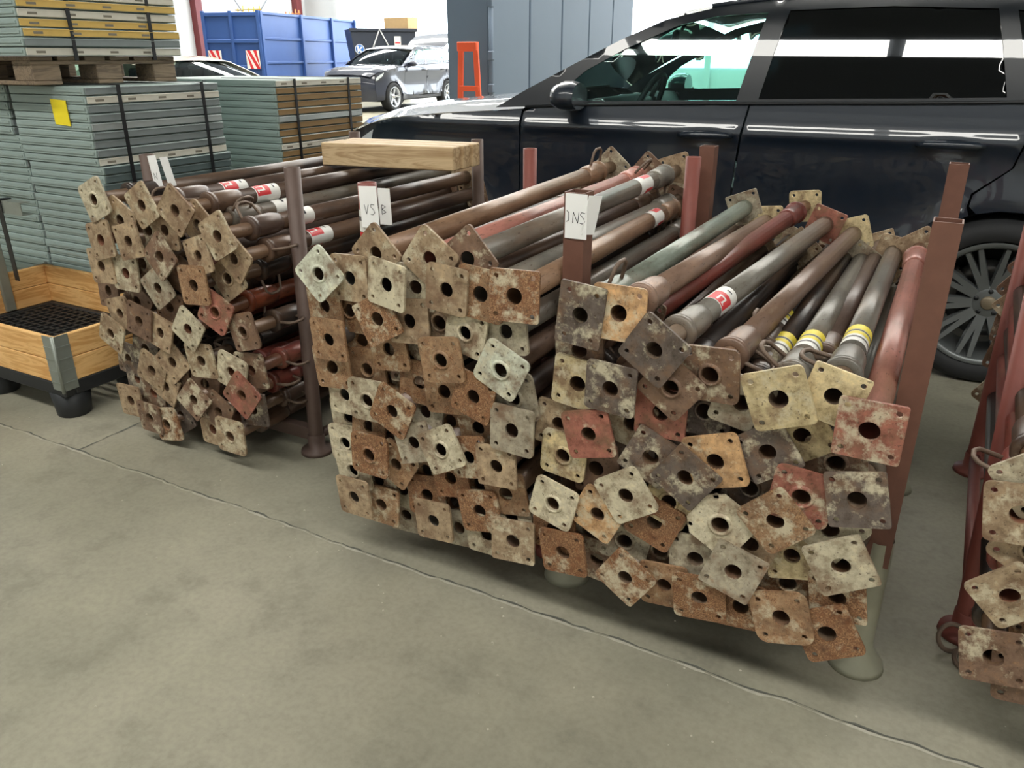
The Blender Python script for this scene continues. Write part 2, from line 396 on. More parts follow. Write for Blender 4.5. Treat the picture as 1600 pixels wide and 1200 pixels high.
INNER_REAR = tube_mesh('inner_tube', .0225, .0195, PL - .5, PL - .004)
def collar_mesh():
    mb = MB(); mb.lathe([(.0235, .128), (.037, .128), (.041, .134), (.041, .146), (.034, .150), (.0365, .156), (.0365, .235), (.0345, .250), (.0302, .268), (.0295, .268)], 18, 'Y'); return mb.mesh('collar', [M_TUBE])
COLLAR = collar_mesh()
def handle_mesh():
    mb = MB(); P = [(-.030, .175, .012), (-.030, .172, .030), (-.024, .168, .058), (-.010, .165, .066), (.012, .165, .066), (.025, .168, .058), (.030, .172, .030), (.030, .175, .012)]
    P = [(0, y + x * 1.35, z * 1.3 + .006) for x, y, z in P]; mb.tube(P, .0052, 6); return mb.mesh('handle', [M_DARKROD])
HANDLE = handle_mesh()
M_RED = simple('sticker red', (206, 44, 50), .45, 0, .06); M_WHITE = simple('sticker white', (226, 224, 218), .5, 0, .08, 40)
M_YEL = simple('sticker yellow', (226, 206, 60), .5, 0, .08, 40); M_STICKGREY = simple('sticker grey print', (92, 88, 86), .6, 0, .4, 120)
def sticker_mesh(kind):
    mb = MB(); y0 = .33
    if kind == 'red':     # white band, red block with white letter bars
        mb.lathe([(.0302, y0), (.0302, y0 + .115)], 24, 'Y', 0)
        for a0, ar in ((.25, 1.9), (3.4, 1.9)):
            mb.lathe([(.0305, y0 + .004), (.0305, y0 + .068)], 10, 'Y', 1, arc=ar, a0=a0)
            ring = [(a0 + .62, y0 + .012), (a0 + .62, y0 + .034)]
            for aa, b0, b1, w2 in ((a0 + .55, .012, .042, .16), (a0 + 1.1, .012, .042, .16), (a0 + .55, .038, .046, .71), (a0 + .4, .010, .015, .35)):
                mb.lathe([(.0308, y0 + b0), (.0308, y0 + b1)], 4, 'Y', 0, arc=w2, a0=aa)
            mb.lathe([(.0306, y0 + .088), (.0306, y0 + .094)], 5, 'Y', 2, arc=.5, a0=a0 + .7)
        return mb.mesh('sticker', [M_WHITE, M_RED, M_INK])
    if kind == 'yellow':
        mb.lathe([(.0302, y0 - .03), (.0302, y0 + .10)], 24, 'Y', 0)
        mb.lathe([(.0305, y0 + .06), (.0305, y0 + .10)], 24, 'Y', 1)
        mb.lathe([(.0305, y0 + .022), (.0305, y0 + .044)], 24, 'Y', 1)
        mb.lathe([(.0305, y0 + .046), (.0305, y0 + .057)], 24, 'Y', 2)
        mb.lathe([(.0305, y0 - .005), (.0305, y0 + .006)], 24, 'Y', 2)
        return mb.mesh('sticker', [M_WHITE, M_YEL, M_STICKGREY])
    mb.lathe([(.0302, y0), (.0302, y0 + .09)], 24, 'Y', 0); mb.lathe([(.0305, y0 + .04), (.0305, y0 + .05)], 8, 'Y', 1, arc=.8, a0=.6)
    return mb.mesh('sticker', [M_WHITE, M_INK])
STICK = {k: sticker_mesh(k) for k in ('red', 'yellow', 'white')}
# plate colours: sRGB, rust amount, words
PC = {'p': ((200, 190, 164), .16, 'pale galvanised'), 'w': ((202, 204, 186), .02, 'clean zinc-white'), 'y': ((166, 156, 136), .22, 'dull grey'),
      't': ((168, 146, 118), .24, 'tan weathered'), 'r': ((168, 136, 104), .52, 'speckled rusty'), 'R': ((132, 86, 56), .62, 'deep rust-brown'),
      'b': ((124, 98, 80), .30, 'brown'), 'd': ((104, 92, 84), .12, 'dark grey-brown'), 'e': ((158, 100, 84), .30, 'red-painted'),
      'c': ((206, 188, 146), .14, 'cream cement-crusted'), 'o': ((200, 160, 116), .30, 'orange-tan')}
TC = {'k': ((54, 47, 44), .06), 'b': ((80, 64, 56), .12), 'r': ((122, 62, 54), .15), 'g': ((112, 108, 100), .1), 'l': ((140, 150, 138), .0), 'n': ((150, 120, 96), .25), 'q': ((160, 106, 94), .12), 'u': ((122, 98, 84), .18), 'o': ((160, 84, 56), .2)}
def relax(P, dmin, it=60, lo=None, hi=None, floorz=.1):
    P = [list(p) for p in P]
    for _ in range(it):
        for i in range(len(P)):
            for j in range(i):
                dx, dz = P[i][0] - P[j][0], P[i][1] - P[j][1]; d = math.hypot(dx, dz)
                if d < dmin:
                    if d < 1e-5: dx, dz, d = .001, .001, .0014
                    k = (dmin - d) / d * .5; P[i][0] += dx * k; P[i][1] += dz * k; P[j][0] -= dx * k; P[j][1] -= dz * k
        for p in P:
            p[1] = max(p[1], floorz); p[0] = min(max(p[0], lo), hi)
    return P
def build_props(data, Y0, rackword, group, flip, tubes, lo, hi, floorz, seed):
    r = random.Random(seed); placed = []; items = []; lab = []
    for d in sorted(data, key=lambda d: d[4]):
        cx, cy, ang, col, lay = d[:5]; ex = d[5] if len(d) > 5 else {}
        dy = lay * .028
        while True:
            p = ony(cx, cy, Y0 + dy)
            if any(math.hypot(p.x - q[0], p.z - q[2]) < .135 and abs(p.y - q[1]) < .0095 for q in placed): dy += .0095
            else: break
        placed.append((p.x, p.y, p.z)); a = math.radians(ang)
        q = ony(cx + 12 * math.cos(a), cy + 12 * math.sin(a), Y0 + dy) - p
        items.append((p, math.atan2(q.z, q.x), col, lay, ex))
    rear = relax([(p.x, p.z) for p, *_ in items], .0605, 80, lo, hi, floorz)
    zs = [i[0].z for i in items]; z0, z1 = min(zs), max(zs)
    for (p, th, col, lay, ex), (rx, rz) in zip(items, rear):
        if 'rear' in ex: q = ony(ex['rear'][0], ex['rear'][1], Y0 + PL); rx, rz = q.x, q.z
        d = Vector((rx - p.x, PL, rz - p.z)); rot = d.to_track_quat('Y', 'Z')
        e = empty('steel_prop', p); e.rotation_mode = 'QUATERNION'; e.rotation_quaternion = rot
        pv = ex.get('pv') or r.choice('aaaabbccdd'); base, ru, word = PC[col]
        pl = link('base_plate', PLATES[pv], e)
        f = r.uniform(.9, 1.1); c = [min(1, v * f) for v in lin(base)]
        pl.color = (*c, max(0, ru + r.uniform(-.07, .07))); s = r.uniform(.96, 1.05) * ex.get('s', 1.0) * (1.07 if Y0 > 1.6 else 1.0)
        pl.rotation_euler = (r.uniform(-.06, .06), -th, r.uniform(-.07, .07)); pl.scale = (s, 1, s)
        fl = ex.get('flip', flip); tc = ex.get('tube') or r.choice(tubes); tb, tr = TC[tc]; tf = r.uniform(.8, 1.2); c2 = [v * tf for v in lin(tb)]
        it = link('inner_tube', INNER_REAR if fl else INNER, e); it.color = (*[.5 * (u + v) for u, v in zip(c2, lin((140, 110, 84)))], .25)
        ot = link('outer_tube', OUTER_LONG if fl else OUTER, e); ot.color = (*c2, tr)
        co = link('collar', COLLAR, e); co.color = (*[v * 1.05 for v in c2], tr + .1)
        ha = link('handle', HANDLE, co); ha.rotation_euler = (0, ex.get('h', r.uniform(0, 6.28)), 0)
        if fl: co.rotation_euler = (0, 0, math.pi); co.location = (0, PL, 0)
        rp = link('end_plate', PLATES[r.choice('aabc')], e); rp.location = (0, PL, 0); rp.rotation_euler = (r.uniform(-.08, .08), r.uniform(0, 1.57), math.pi + r.uniform(-.08, .08))
        b2 = PC[ex.get('rc') or r.choice('ttbyb')]; rp.color = (*lin(b2[0]), b2[1])
        if ex.get('st'):
            st = link('sticker', STICK[ex['st']], ot); st.rotation_euler = (0, r.uniform(-.3, .3), 0)
            if fl: st.rotation_euler = (0, 0, math.pi); st.location = (0, PL, 0)
            st['label'] = {'red': 'white sticker with red block', 'yellow': 'torn yellow and white sticker', 'white': 'white sticker'}[ex['st']]
        a4 = abs(((math.degrees(th) + 45) % 90) - 45)
        tilt = 'squared' if a4 < 9 else ('tilted' if a4 < 30 else 'cornerwise')
        h = (p.z - z0) / (z1 - z0); hw = 'top' if h > .82 else 'upper' if h > .6 else 'middle' if h > .38 else 'lower' if h > .15 else 'bottom'
        over = {0: 'in front', 1: 'half covered', 2: 'mostly covered'}[min(2, int(lay))]
        sw = {'red': 'red-stickered ', 'yellow': 'yellow-stickered ', 'white': 'white-stickered '}.get(ex.get('st'), '')
        near = min((q for q in items if q[0] is not p), key=lambda q: (q[0] - p).length)[2]
        lab.append((e, f'{sw}prop with {word} plate {tilt}, {over}, {hw} layer of {rackword}', near))
    cnt = {}
    for e, l, n in lab: cnt[l] = cnt.get(l, 0) + 1
    for e, l, n in lab: tag(e, l + (f', near {SHORT[n]} one' if cnt[l] > 1 and len(l.split()) < 14 else ''), 'steel prop', group)
SHORT = dict(p='pale', w='white', y='grey', t='tan', r='speckled', R='rusty', b='brown', d='dark', e='red', c='cream', o='orange')
# px x, px y of the plate hole, angle of one edge in the picture, colour, layer (0 front), extras
RACK1 = [(147, 312, -33, 'p', 0, dict(pv='b')), (221, 321, -38, 't', 0, dict(tube='b', st='red', h=1.5)), (273, 329, 50, 't', 0, dict(tube='b', st='red')),
 (187, 344, 43, 't', 1), (157, 375, -14, 't', 0), (200, 377, -12, 't', 0), (257, 360, 7, 't', 1), (339, 369, -33, 't', 0, dict(tube='b', st='white', h=-.6)), (309, 352, 50, 't', 2, dict(tube='g', st='white')),
 (158, 416, 5, 't', 0), (196, 427, 12, 'p', 0), (249, 401, 54, 'b', 0), (309, 400, -17, 't', 0), (366, 404, 48, 't', 1, dict(tube='b', st='red', h=1.4)), (246, 450, -43, 'y', 0),
 (302, 446, 3, 'r', 0), (356, 435, -40, 't', 2, dict(tube='k')), (279, 427, 45, 'b', 2), (224, 412, 10, 'b', 2), (169, 454, 10, 'b', 2), (214, 471, 50, 'b', 2), (187, 490, -10, 't', 1), (217, 502, 28, 'b', 0),
 (336, 488, 40, 'e', 0, dict(tube='o', h=3)), (293, 514, 46, 'p', 0), (231, 360, 45, 'b', 2), (174, 521, 40, 't', 0), (250, 520, 30, 't', 0), (380, 519, -10, 'b', 1, dict(tube='k', h=1.5)),
 (269, 566, 55, 't', 1), (237, 579, 40, 't', 1), (314, 564, 8, 't', 0), (362, 582, 30, 'p', 1, dict(tube='r', h=1.6)), (392, 579, 8, 'b', 1, dict(tube='r', h=1.7)), (259, 604, 40, 't', 1), (280, 600, 10, 'b', 2),
 (377, 618, 48, 'e', 0, dict(tube='r', h=1.5)), (302, 625, 50, 'b', 0), (204, 626, 13, 't', 1), (234, 653, 18, 'b', 0), (261, 663, 2, 'R', 0, dict(h=4.7)), (341, 644, 40, 'b', 1), (332, 671, 15, 't', 1, dict(h=4.6)),
 (360, 682, 18, 't', 0, dict(tube='b', h=4.4)), (240, 614, 20, 'b', 2), (320, 600, 30, 'b', 2), (283, 650, 60, 'd', 2), (214, 592, 10, 'd', 2), (227, 545, 30, 'd', 2), (265, 480, 30, 'b', 2), (332, 457, 0, 'p', 2), (200, 560, 20, 'd', 2), (300, 585, 20, 't', 2), (395, 640, 10, 'd', 2, dict(tube='b', h=1.7))]
RACK2 = [(498, 428, 53, 'w', 0, dict(pv='b')), (546, 435, 6, 't', 1), (587, 396, 52, 't', 1, dict(tube='n', rear=(950, 262))), (671, 405, 45, 't', 1, dict(tube='q', rear=(1010, 270))), (730, 405, 54, 'b', 1, dict(tube='g', st='red', rear=(1052, 268))),
 (603, 445, 17, 'p', 0), (649, 449, 13, 'y', 1, dict(tube='u')), (697, 453, 14, 't', 0, dict(tube='b')), (750, 460, 15, 'r', 0, dict(tube='g')), (803, 463, 8, 'R', 0, dict(tube='n', st='red', pv='c', rear=(1062, 318))),
 (507, 478, 5, 'r', 1), (547, 485, 10, 'r', 1), (589, 499, -27, 'R', 0), (639, 502, 5, 't', 1), (687, 504, 3, 't', 1), (727, 520, 22, 'p', 0), (790, 518, 2, 'y', 0, dict(tube='g')),
 (513, 531, 8, 'r', 0), (566, 532, 10, 'r', 2), (607, 546, 2, 'r', 1), (689, 563, 2, 'r', 0), (782, 579, 36, 'w', 0, dict(pv='b')), (519, 574, 6, 'r', 1), (574, 577, 8, 'r', 2), (613, 592, 15, 'r', 2), (655, 598, 15, 'r', 2),
 (694, 612, 5, 'r', 2), (739, 620, 26, 'R', 0), (538, 617, 10, 'p', 1), (574, 626, 12, 'p', 1), (612, 643, 36, 'R', 0), (664, 644, 20, 'y', 2), (704, 658, 5, 'r', 2), (747, 669, 0, 'r', 2), (799, 673, 13, 'y', 0),
 (802, 622, 0, 'y', 1), (646, 692, -5, 'y', 0), (689, 703, -18, 'p', 0), (732, 715, 0, 'R', 0), (775, 729, 10, 't', 0), (577, 711, 16, 'R', 0), (618, 726, 42, 'r', 0), (576, 666, 20, 'r', 2), (545, 652, 10, 'p', 2),
 (607, 680, 20, 't', 2), (552, 735, 8, 'p', 1), (540, 692, 8, 'p', 2), (553, 777, 13, 't', 0), (595, 789, 20, 'r', 1), (666, 735, 5, 'r', 2), (704, 747, 2, 'R', 1), (667, 774, 12, 'R', 1), (629, 765, 20, 'p', 2),
 (591, 750, 20, 'b', 2), (750, 756, 5, 'r', 2), (790, 772, 5, 'r', 1), (749, 799, 5, 'R', 1), (711, 785, 5, 'R', 2), (677, 814, 12, 't', 1), (799, 809, 10, 'p', 1), (801, 846, 15, 't', 0), (760, 837, 15, 'p', 1), (717, 825, 10, 'y', 2), (635, 805, 15, 'y', 2), (640, 600, 0, 'r', 2), (640, 565, 10, 'b', 2)]
RACK3 = [(906, 493, 15, 'd', 0, dict(pv='r', tube='l', h=.3)), (966, 490, 9, 'o', 0, dict(tube='u', h=3.4, rear=(1196, 348), rc='c')), (1021, 548, 40, 'd', 0, dict(tube='g', st='red', h=3.3, rear=(1290, 350), rc='e')),
 (1000, 500, 20, 'b', 9, dict(tube='r', flip=True, rear=(1240, 338), rc='c')), (1048, 606, 43, 'b', 0, dict(tube='k')), (1109, 586, 7, 'b', 0, dict(tube='u', h=1.9, rear=(1332, 368), rc='c')), (902, 600, 17, 'c', 1), (953, 608, 14, 'd', 0), (905, 548, 5, 'b', 2),
 (1159, 630, 22, 'y', 1, dict(tube='k', st='yellow')), (873, 663, 17, 't', 1), (919, 679, -2, 'e', 0), (880, 712, 18, 'c', 1, dict(pv='b')), (931, 732, 5, 'b', 1), (985, 662, 20, 't', 2), (1016, 715, 35, 'd', 1), (1032, 645, 12, 'e', 1), (1101, 642, 10, 'd', 2, dict(tube='k', st='red')),
 (1070, 747, 42, 'd', 0), (1117, 722, -5, 'o', 0, dict(pv='a', h=1.6)), (864, 787, 27, 'p', 0, dict(pv='b')), (933, 804, 36, 'o', 0), (977, 775, -20, 'p', 0), (1045, 784, 32, 'c', 1), (1125, 820, 40, 'p', 0, dict(pv='o', s=1.06)), (1022, 816, 32, 'R', 1), (976, 845, 25, 'y', 2),
 (1032, 860, 5, 'b', 2), (1086, 874, 12, 'y', 1), (879, 864, 10, 'R', 0), (865, 827, 15, 'R', 1), (932, 875, 20, 'b', 2), (976, 903, 42, 'R', 0), (1037, 915, 12, 'r', 1), (920, 832, 30, 'y', 2), (1145, 894, 30, 'y', 0),
 (1092, 935, 12, 'R', 0), (1157, 948, 10, 'R', 1), (1220, 966, 2, 'r', 0, dict(pv='g')), (1292, 991, -7, 'R', 0), (1308, 935, 8, 'R', 1), (1314, 885, -10, 'p', 0), (1231, 910, 2, 'R', 2), (1297, 828, 40, 'p', 1, dict(h=1.5)), (1211, 815, -27, 'r', 0), (1172, 851, 30, 't', 1),
 (1237, 869, 3, 'c', 1), (1216, 624, -9, 'c', 0, dict(tube='g', st='yellow', h=-.9, rear=(1345, 408), rc='y', s=1.04)), (1302, 620, 22, 'c', 1, dict(tube='g', st='yellow', h=-1.3, rear=(1395, 398), rc='t')), (1358, 674, 11, 'e', 0, dict(tube='q', flip=True, rear=(1436, 388), rc='t', s=1.05)),
 (1253, 681, -20, 'c', 1), (1199, 707, -20, 'd', 1), (1252, 777, 18, 'e', 0), (1339, 782, 1, 'd', 0, dict(s=1.04)), (1306, 724, 5, 'b', 2), (1172, 762, 20, 'd', 2), (985, 715, 10, 'd', 2), (1075, 690, 20, 'd', 2), (1270, 590, 10, 'd', 9, dict(tube='b')), (1170, 575, 10, 'd', 9, dict(tube='k', st='yellow')), (1050, 560, 10, 'd', 9, dict(tube='k')), (960, 560, 10, 'b', 9)]
RACK4 = [(1595, 805, 5, 't', 0), (1618, 755, -20, 'p', 0), (1578, 932, -20, 't', 0), (1552, 1028, 8, 'b', 0), (1605, 1062, 10, 'b', 0), (1615, 862, -38, 't', 0), (1640, 960, 12, 'r', 1), (1680, 900, 30, 't', 0), (1690, 1010, 5, 'R', 0), (1720, 820, 10, 'b', 0), (1660, 1110, 12, 'r', 0), (1740, 1120, 40, 't', 0), (1700, 720, 20, 'p', 0), (1780, 960, 5, 'r', 0)]
# ------------------------------------------------------------------ racks that carry the props
def seg_post(mb, kind, r, z0, z1, x, y, lean=(0, 0)):
    if kind == 'square':
        n = 4; out = []
        for z, k in ((z0, 0), (z1, 1)):
            for sx, sy in ((-1, -1), (1, -1), (1, 1), (-1, 1)): out.append((x + sx * r + lean[0] * k, y + sy * r + lean[1] * k, z))
        for z in (z1, z1 - .25):
            for sx, sy in ((-1, -1), (1, -1), (1, 1), (-1, 1)): out.append((x + sx * (r - .003) + lean[0], y + sy * (r - .003) + lean[1], z))
        F = [(i, (i + 1) % 4, 4 + (i + 1) % 4, 4 + i) for i in range(4)] + [(4 + i, 4 + (i + 1) % 4, 8 + (i + 1) % 4, 8 + i) for i in range(4)] + [(8 + i, 8 + (i + 1) % 4, 12 + (i + 1) % 4, 12 + i) for i in range(4)] + [(12, 13, 14, 15)]
        mb.add(out, F)
    else:
        mb.lathe([(r, z0), (r, z1), (r - .003, z1), (r - .003, z1 - .3), (0.0005, z1 - .3)], 18, 'Z', smooth=True, c=(x, y, 0))
        b = len(mb.v) - 18 * 5
        for i in range(b, len(mb.v)):
            X, Y, Z = mb.v[i]; k = (Z - z0) / (z1 - z0); mb.v[i] = (X + lean[0] * k, Y + lean[1] * k, Z)
def build_rack(label, posts, kind, r, mat, foot, beamz, base_y=None, base_x=None):
    """posts: (x, y, height, lean) for four corners, order FL FR RL RR"""
    e = empty('stacking_rack', (posts[0][0], posts[0][1], 0)); ox, oy = posts[0][:2]
    for (x, y, h, lean) in posts:
        fr = .058 if label.find('dark') >= 0 or 'leaning' in label else .033
        mb = MB(); z0 = .30 if foot == 'sleeve' else .012
        seg_post(mb, kind, r, z0, h, x - ox, y - oy, lean); p = mb.build('post', mat, e)
        mb = MB()
        if foot == 'sleeve': mb.lathe([(.030, .36), (.031, .30), (.031, .07), (.040, .045), (.062, .014), (.066, .0), (.0005, .0)], 22, 'Z', c=(x - ox, y - oy, 0)); f = mb.build('foot', M_FOOT, p)
        else: mb.lathe([(r + .003, .075), (r + .005, .07), (r + .005, .02), (fr, .014), (fr + .003, .0), (.0005, 0)], 18, 'Z', c=(x - ox, y - oy, 0)); f = mb.build('foot', mat, p)
    (x0, y0, *_), (x1, y1, *_), (x2, y2, *_), (x3, y3, *_) = posts
    for a, b in (((x0, y0), (x1, y1)), ((x2, y2), (x3, y3))):      # cross beams that carry the props
        mb = MB(); mb.bbox(a[0] - ox, b[0] - ox, min(a[1], b[1]) - oy - .02, min(a[1], b[1]) - oy + .02, beamz - .05, beamz, .003); mb.build('cross_beam', mat, e)
    for a, b in (((x0, y0), (x2, y2)), ((x1, y1), (x3, y3))):
        mb = MB(); mb.tube([(a[0] - ox, a[1] - oy, beamz - .035), (b[0] - ox, b[1] - oy, beamz - .035)], .018, 8); mb.build('side_rail', mat, e)
    return tag(e, label, 'rack', 'stacking racks for props')
M_FOOT = simple('pale worn galvanised foot', (156, 154, 134), .55, .15, .18, 20)
def floorz_of(data, Y0): return min(ony(d[0], d[1], Y0 + d[4] * .022).z for d in data)
def P2(x, y, z): p = onz(x, y, z); return p.x, p.y
r1, r2, r3, r4 = 1.72, 1.50, 1.50, 1.52
build_rack('stacking rack of dark round posts that carries the timber beams', [(-2.62, 1.99, 1.046, (0, 0)), (-1.915, 1.975, 1.046, (.02, 0)), (-2.55, 3.10, 1.046, (0, 0)), (-1.84, 3.06, 1.046, (0, 0))], 'round', .0265, M_POST_DARK, 'plain', .10)
build_rack('stacking rack of round red posts between its two neighbours', [(-1.405, 1.745, 1.06, (0, 0)), (-.86, 1.80, .62, (0, 0)), (-1.41, 2.73, 1.06, (0, 0)), (-.79, 2.76, 1.06, (0, 0))], 'round', .026, M_POST_RED, 'plain', .10)
build_rack('stacking rack of square brown posts on pale flared feet', [(-.762, 1.73, 1.087, (0, 0)), (.012, 1.745, 1.087, (0, 0)), (-.764, 2.85, 1.09, (0, 0)), (.016, 2.72, 1.09, (0, 0))], 'square', .0265, M_POST_BROWN, 'sleeve', .10)
build_rack('stacking rack of leaning red posts with the fewest plates in view', [(.245, 1.99, 1.07, (-.035, .02)), (.95, 1.98, 1.07, (0, 0)), (.26, 2.98, 1.07, (0, 0)), (.95, 2.98, 1.07, (0, 0))], 'round', .027, M_POST_RED, 'plain', .10)
build_props(RACK1, r1, 'timber rack', 'props in the dark rack under the timber', False, 'kkbkr', -2.6, -1.93, .13, 1)
build_props(RACK2, r2, 'red-posted rack', 'props in the round red-posted rack', True, 'kbgun', -1.37, -.83, .13, 2)
build_props(RACK3, r3, 'square-posted rack', 'props in the square-posted rack', False, 'kkbgu', -.73, -.02, .13, 3)
build_props(RACK4, r4, 'leaning rack', 'props in the leaning red-posted rack', False, 'kbr', .28, .92, .13, 4)
# ------------------------------------------------------------------ cars
def lerp_tab(tab, x):
    if x <= tab[0][0]: return tab[0][1]
    for (a, b), (c, d) in zip(tab, tab[1:]):
        if x <= c:
            t = (x - a) / (c - a); t = t * t * (3 - 2 * t) * .35 + t * .65; return b + (d - b) * t
    return tab[-1][1]
M_GLASS = glass_mat('clear car glass', (.70, .90, .86), 0, .02)
M_GLASSDARK = glass_mat('privacy car glass', (.03, .035, .04), 0, .03)
M_TYRE = simple('tyre rubber', (30, 31, 33), .75, 0, .15, 30)
M_RIM = simple('graphite alloy', (112, 116, 116), .35, .55, .08, 20)
M_RIMB = simple('silver alloy', (205, 208, 212), .3, .7, .05, 20)
M_TRIMBLACK = simple('black trim', (22, 24, 27), .45, 0, .1)
M_CABIN = simple('dark cabin lining', (46, 50, 56), .7, 0, .15, 20)
M_LAMP = simple('lamp glass', (215, 222, 228), .12, .3, .05)
M_CHROME = simple('chrome strip', (200, 206, 212), .15, .95, .03)
def car_paint(name, rgb, metal=.25): 
    m = simple(name, rgb, .38, metal, .04, 3, coat=1.0); return m
M_GLOSS = car_paint('gloss black frame', (12, 18, 26), 0.0)
WBASE = 2.895
FTOP = [(-.86, .74), (-.78, .86), (-.55, .985), (-.2, 1.06), (.2, 1.095), (.62, 1.122)]           # top edge of the fender
ROOF = [(1.10, 1.455), (1.30, 1.545), (1.55, 1.60), (1.9, 1.632), (2.4, 1.640), (2.9, 1.625), (3.4, 1.575), (3.72, 1.49)]
BELT = [(.45, 1.125), (1.0, 1.152), (1.5, 1.168), (2.4, 1.190), (3.2, 1.215), (3.7, 1.24)]
def halfw(x, z):
    w = .968
    if z < .45: w -= .10 * ((.45 - z) / .25) ** 2 * .5
    w += .0208 * math.exp(-((z - 1.045) / .036) ** 2) + .012 * math.exp(-((z - .40) / .06) ** 2) - .020 * math.exp(-((z - .72) / .16) ** 2)
    u = z - 1.10; w -= .29 * .5 * (u + math.sqrt(u * u + .0009)) + .26 * max(0, z - 1.20) ** 2 + 5.0 * max(0, z - 1.52) ** 2
    for hx in (1.58, 2.62): w -= .022 * math.exp(-((x - hx) / .075) ** 2 - ((z - 1.018) / .026) ** 2)      # pressed handle dish
    for ax in (0, WBASE):
        d = math.hypot(x - ax, z - .37); w += .026 * math.exp(-((d - .42) / .09) ** 2)
    if x < -.05: w -= .36 * ((-.05 - x) / .84) ** 2.4
    if x > 3.2: w -= .22 * ((x - 3.2) / .75) ** 2.2
    return w
def arc(cx, cz, r, a0, a1, n): return [(cx + r * math.cos(math.radians(a0 + (a1 - a0) * i / n)), cz + r * math.sin(math.radians(a0 + (a1 - a0) * i / n))) for i in range(n + 1)]
def side_panel(parent, name, outer, holes, mat, side, inset=0.0, step=None, th=.012, dn=.05):
    step = step or (FINE if side < 0 else .09)
    mb = MB(); o = dens(outer, dn); hs = [dens(h, dn) for h in holes]
    slab(mb, o, hs, lambda p, k: (p[0], side * (halfw(p[0], p[1]) - inset - k * th), p[1]), step, 0, True, [1.015 + .008 * i for i in range(13)] if step < .05 and name.endswith(('door', 'fender', 'quarter_panel')) else None)
    return mb.build(name, mat, parent)
def grid_surface(name, fn, nu, nv, mat, parent):
    mb = MB(); vs = [fn(i / nu, j / nv) for i in range(nu + 1) for j in range(nv + 1)]
    mb.add(vs, [(i * (nv + 1) + j, i * (nv + 1) + j + 1, (i + 1) * (nv + 1) + j + 1, (i + 1) * (nv + 1) + j) for i in range(nu) for j in range(nv)], 0, True)
    return mb.build(name, mat, parent)
def wheel(parent, x, side, r, rim_r, mat, spokes, twin):
    w = empty('wheel', (x, side * .87, r), 0, parent); s = side
    mb = MB(); prof = [(rim_r, -.02 + .125), (rim_r + .012, .13), (r - .05, .135), (r - .02, .125), (r - .004, .10), (r, .06), (r, -.06), (r - .004, -.10), (r - .03, -.13), (rim_r + .01, -.13), (rim_r, -.10)]
    mb.lathe([(a, b * s) for a, b in prof], 48, 'Y'); mb.build('tyre', M_TYRE, w)
    mb = MB(); mb.lathe([(a, b * s) for a, b in [(rim_r + .004, .128), (rim_r - .012, .13), (rim_r - .022, .112), (rim_r - .035, .06), (rim_r - .05, -.06), (rim_r - .03, -.12)]], 48, 'Y')
    mb.lathe([(a, b * s) for a, b in [(.0005, .085), (.055, .085), (.075, .078), (.085, .06), (.085, .03)]], 32, 'Y')
    for i in range(spokes):
        a = 2 * math.pi * i / spokes + .1
        for dlt in ((-.10, .10) if twin else (0,)):
            a1 = a + dlt; hub, tip = .062, rim_r - .022; wd0, wd1 = (.020, .013) if twin else (.03, .022)
            ah = a + dlt * .95
            p0 = Vector((hub * math.cos(ah), 0, hub * math.sin(ah))); p1 = Vector((tip * math.cos(a1), 0, tip * math.sin(a1))); t = (p1 - p0).normalized(); n = Vector((-t.z, 0, t.x))
            vs = []
            for p, wd, y in ((p0, wd0, .082), ((p0 + p1) / 2, (wd0 + wd1) / 2, .098), (p1, wd1, .118)):
                vs += [p - n * wd + Vector((0, (y - .035) * s, 0)), p - n * wd * .7 + Vector((0, y * s, 0)), p + n * wd * .7 + Vector((0, y * s, 0)), p + n * wd + Vector((0, (y - .035) * s, 0))]
            mb.add(vs, [(q * 4 + k, q * 4 + k + 1, q * 4 + k + 5, q * 4 + k + 4) for q in (0, 1) for k in range(3)])
    mb.build('rim', mat, w)
    mb = MB(); mb.lathe([(.0005, .094 * s), (.026, .094 * s), (.031, .088 * s), (.031, .08 * s)], 20, 'Y'); mb.build('centre_cap', simple('cap enamel', (128, 116, 96), .4, .3), w)
    for i in range(5):
        a = 2 * math.pi * i / 5 + .3; mb = MB(); mb.lathe([(.0005, .0875 * s), (.010, .0875 * s), (.011, .08 * s)], 8, 'Y', c=(.052 * math.cos(a), 0, .052 * math.sin(a))); mb.build('wheel_nut', M_TRIMBLACK, w)
    mb = MB(); mb.lathe([(.08, .0), (.175, .0), (.175, -.03 * s), (.08, -.03 * s)], 36, 'Y', close=True); mb.build('brake_disc', simple('brake disc steel', (120, 120, 120), .35, .8), w)
    mb = MB(); mb.lathe([(.13, .03 * s), (.19, .03 * s), (.19, -.04 * s), (.13, -.04 * s)], 8, 'Y', close=True, arc=1.1, a0=2.4); mb.build('brake_caliper', simple('caliper grey', (130, 130, 126), .5), w)
    return w
FINE = .028
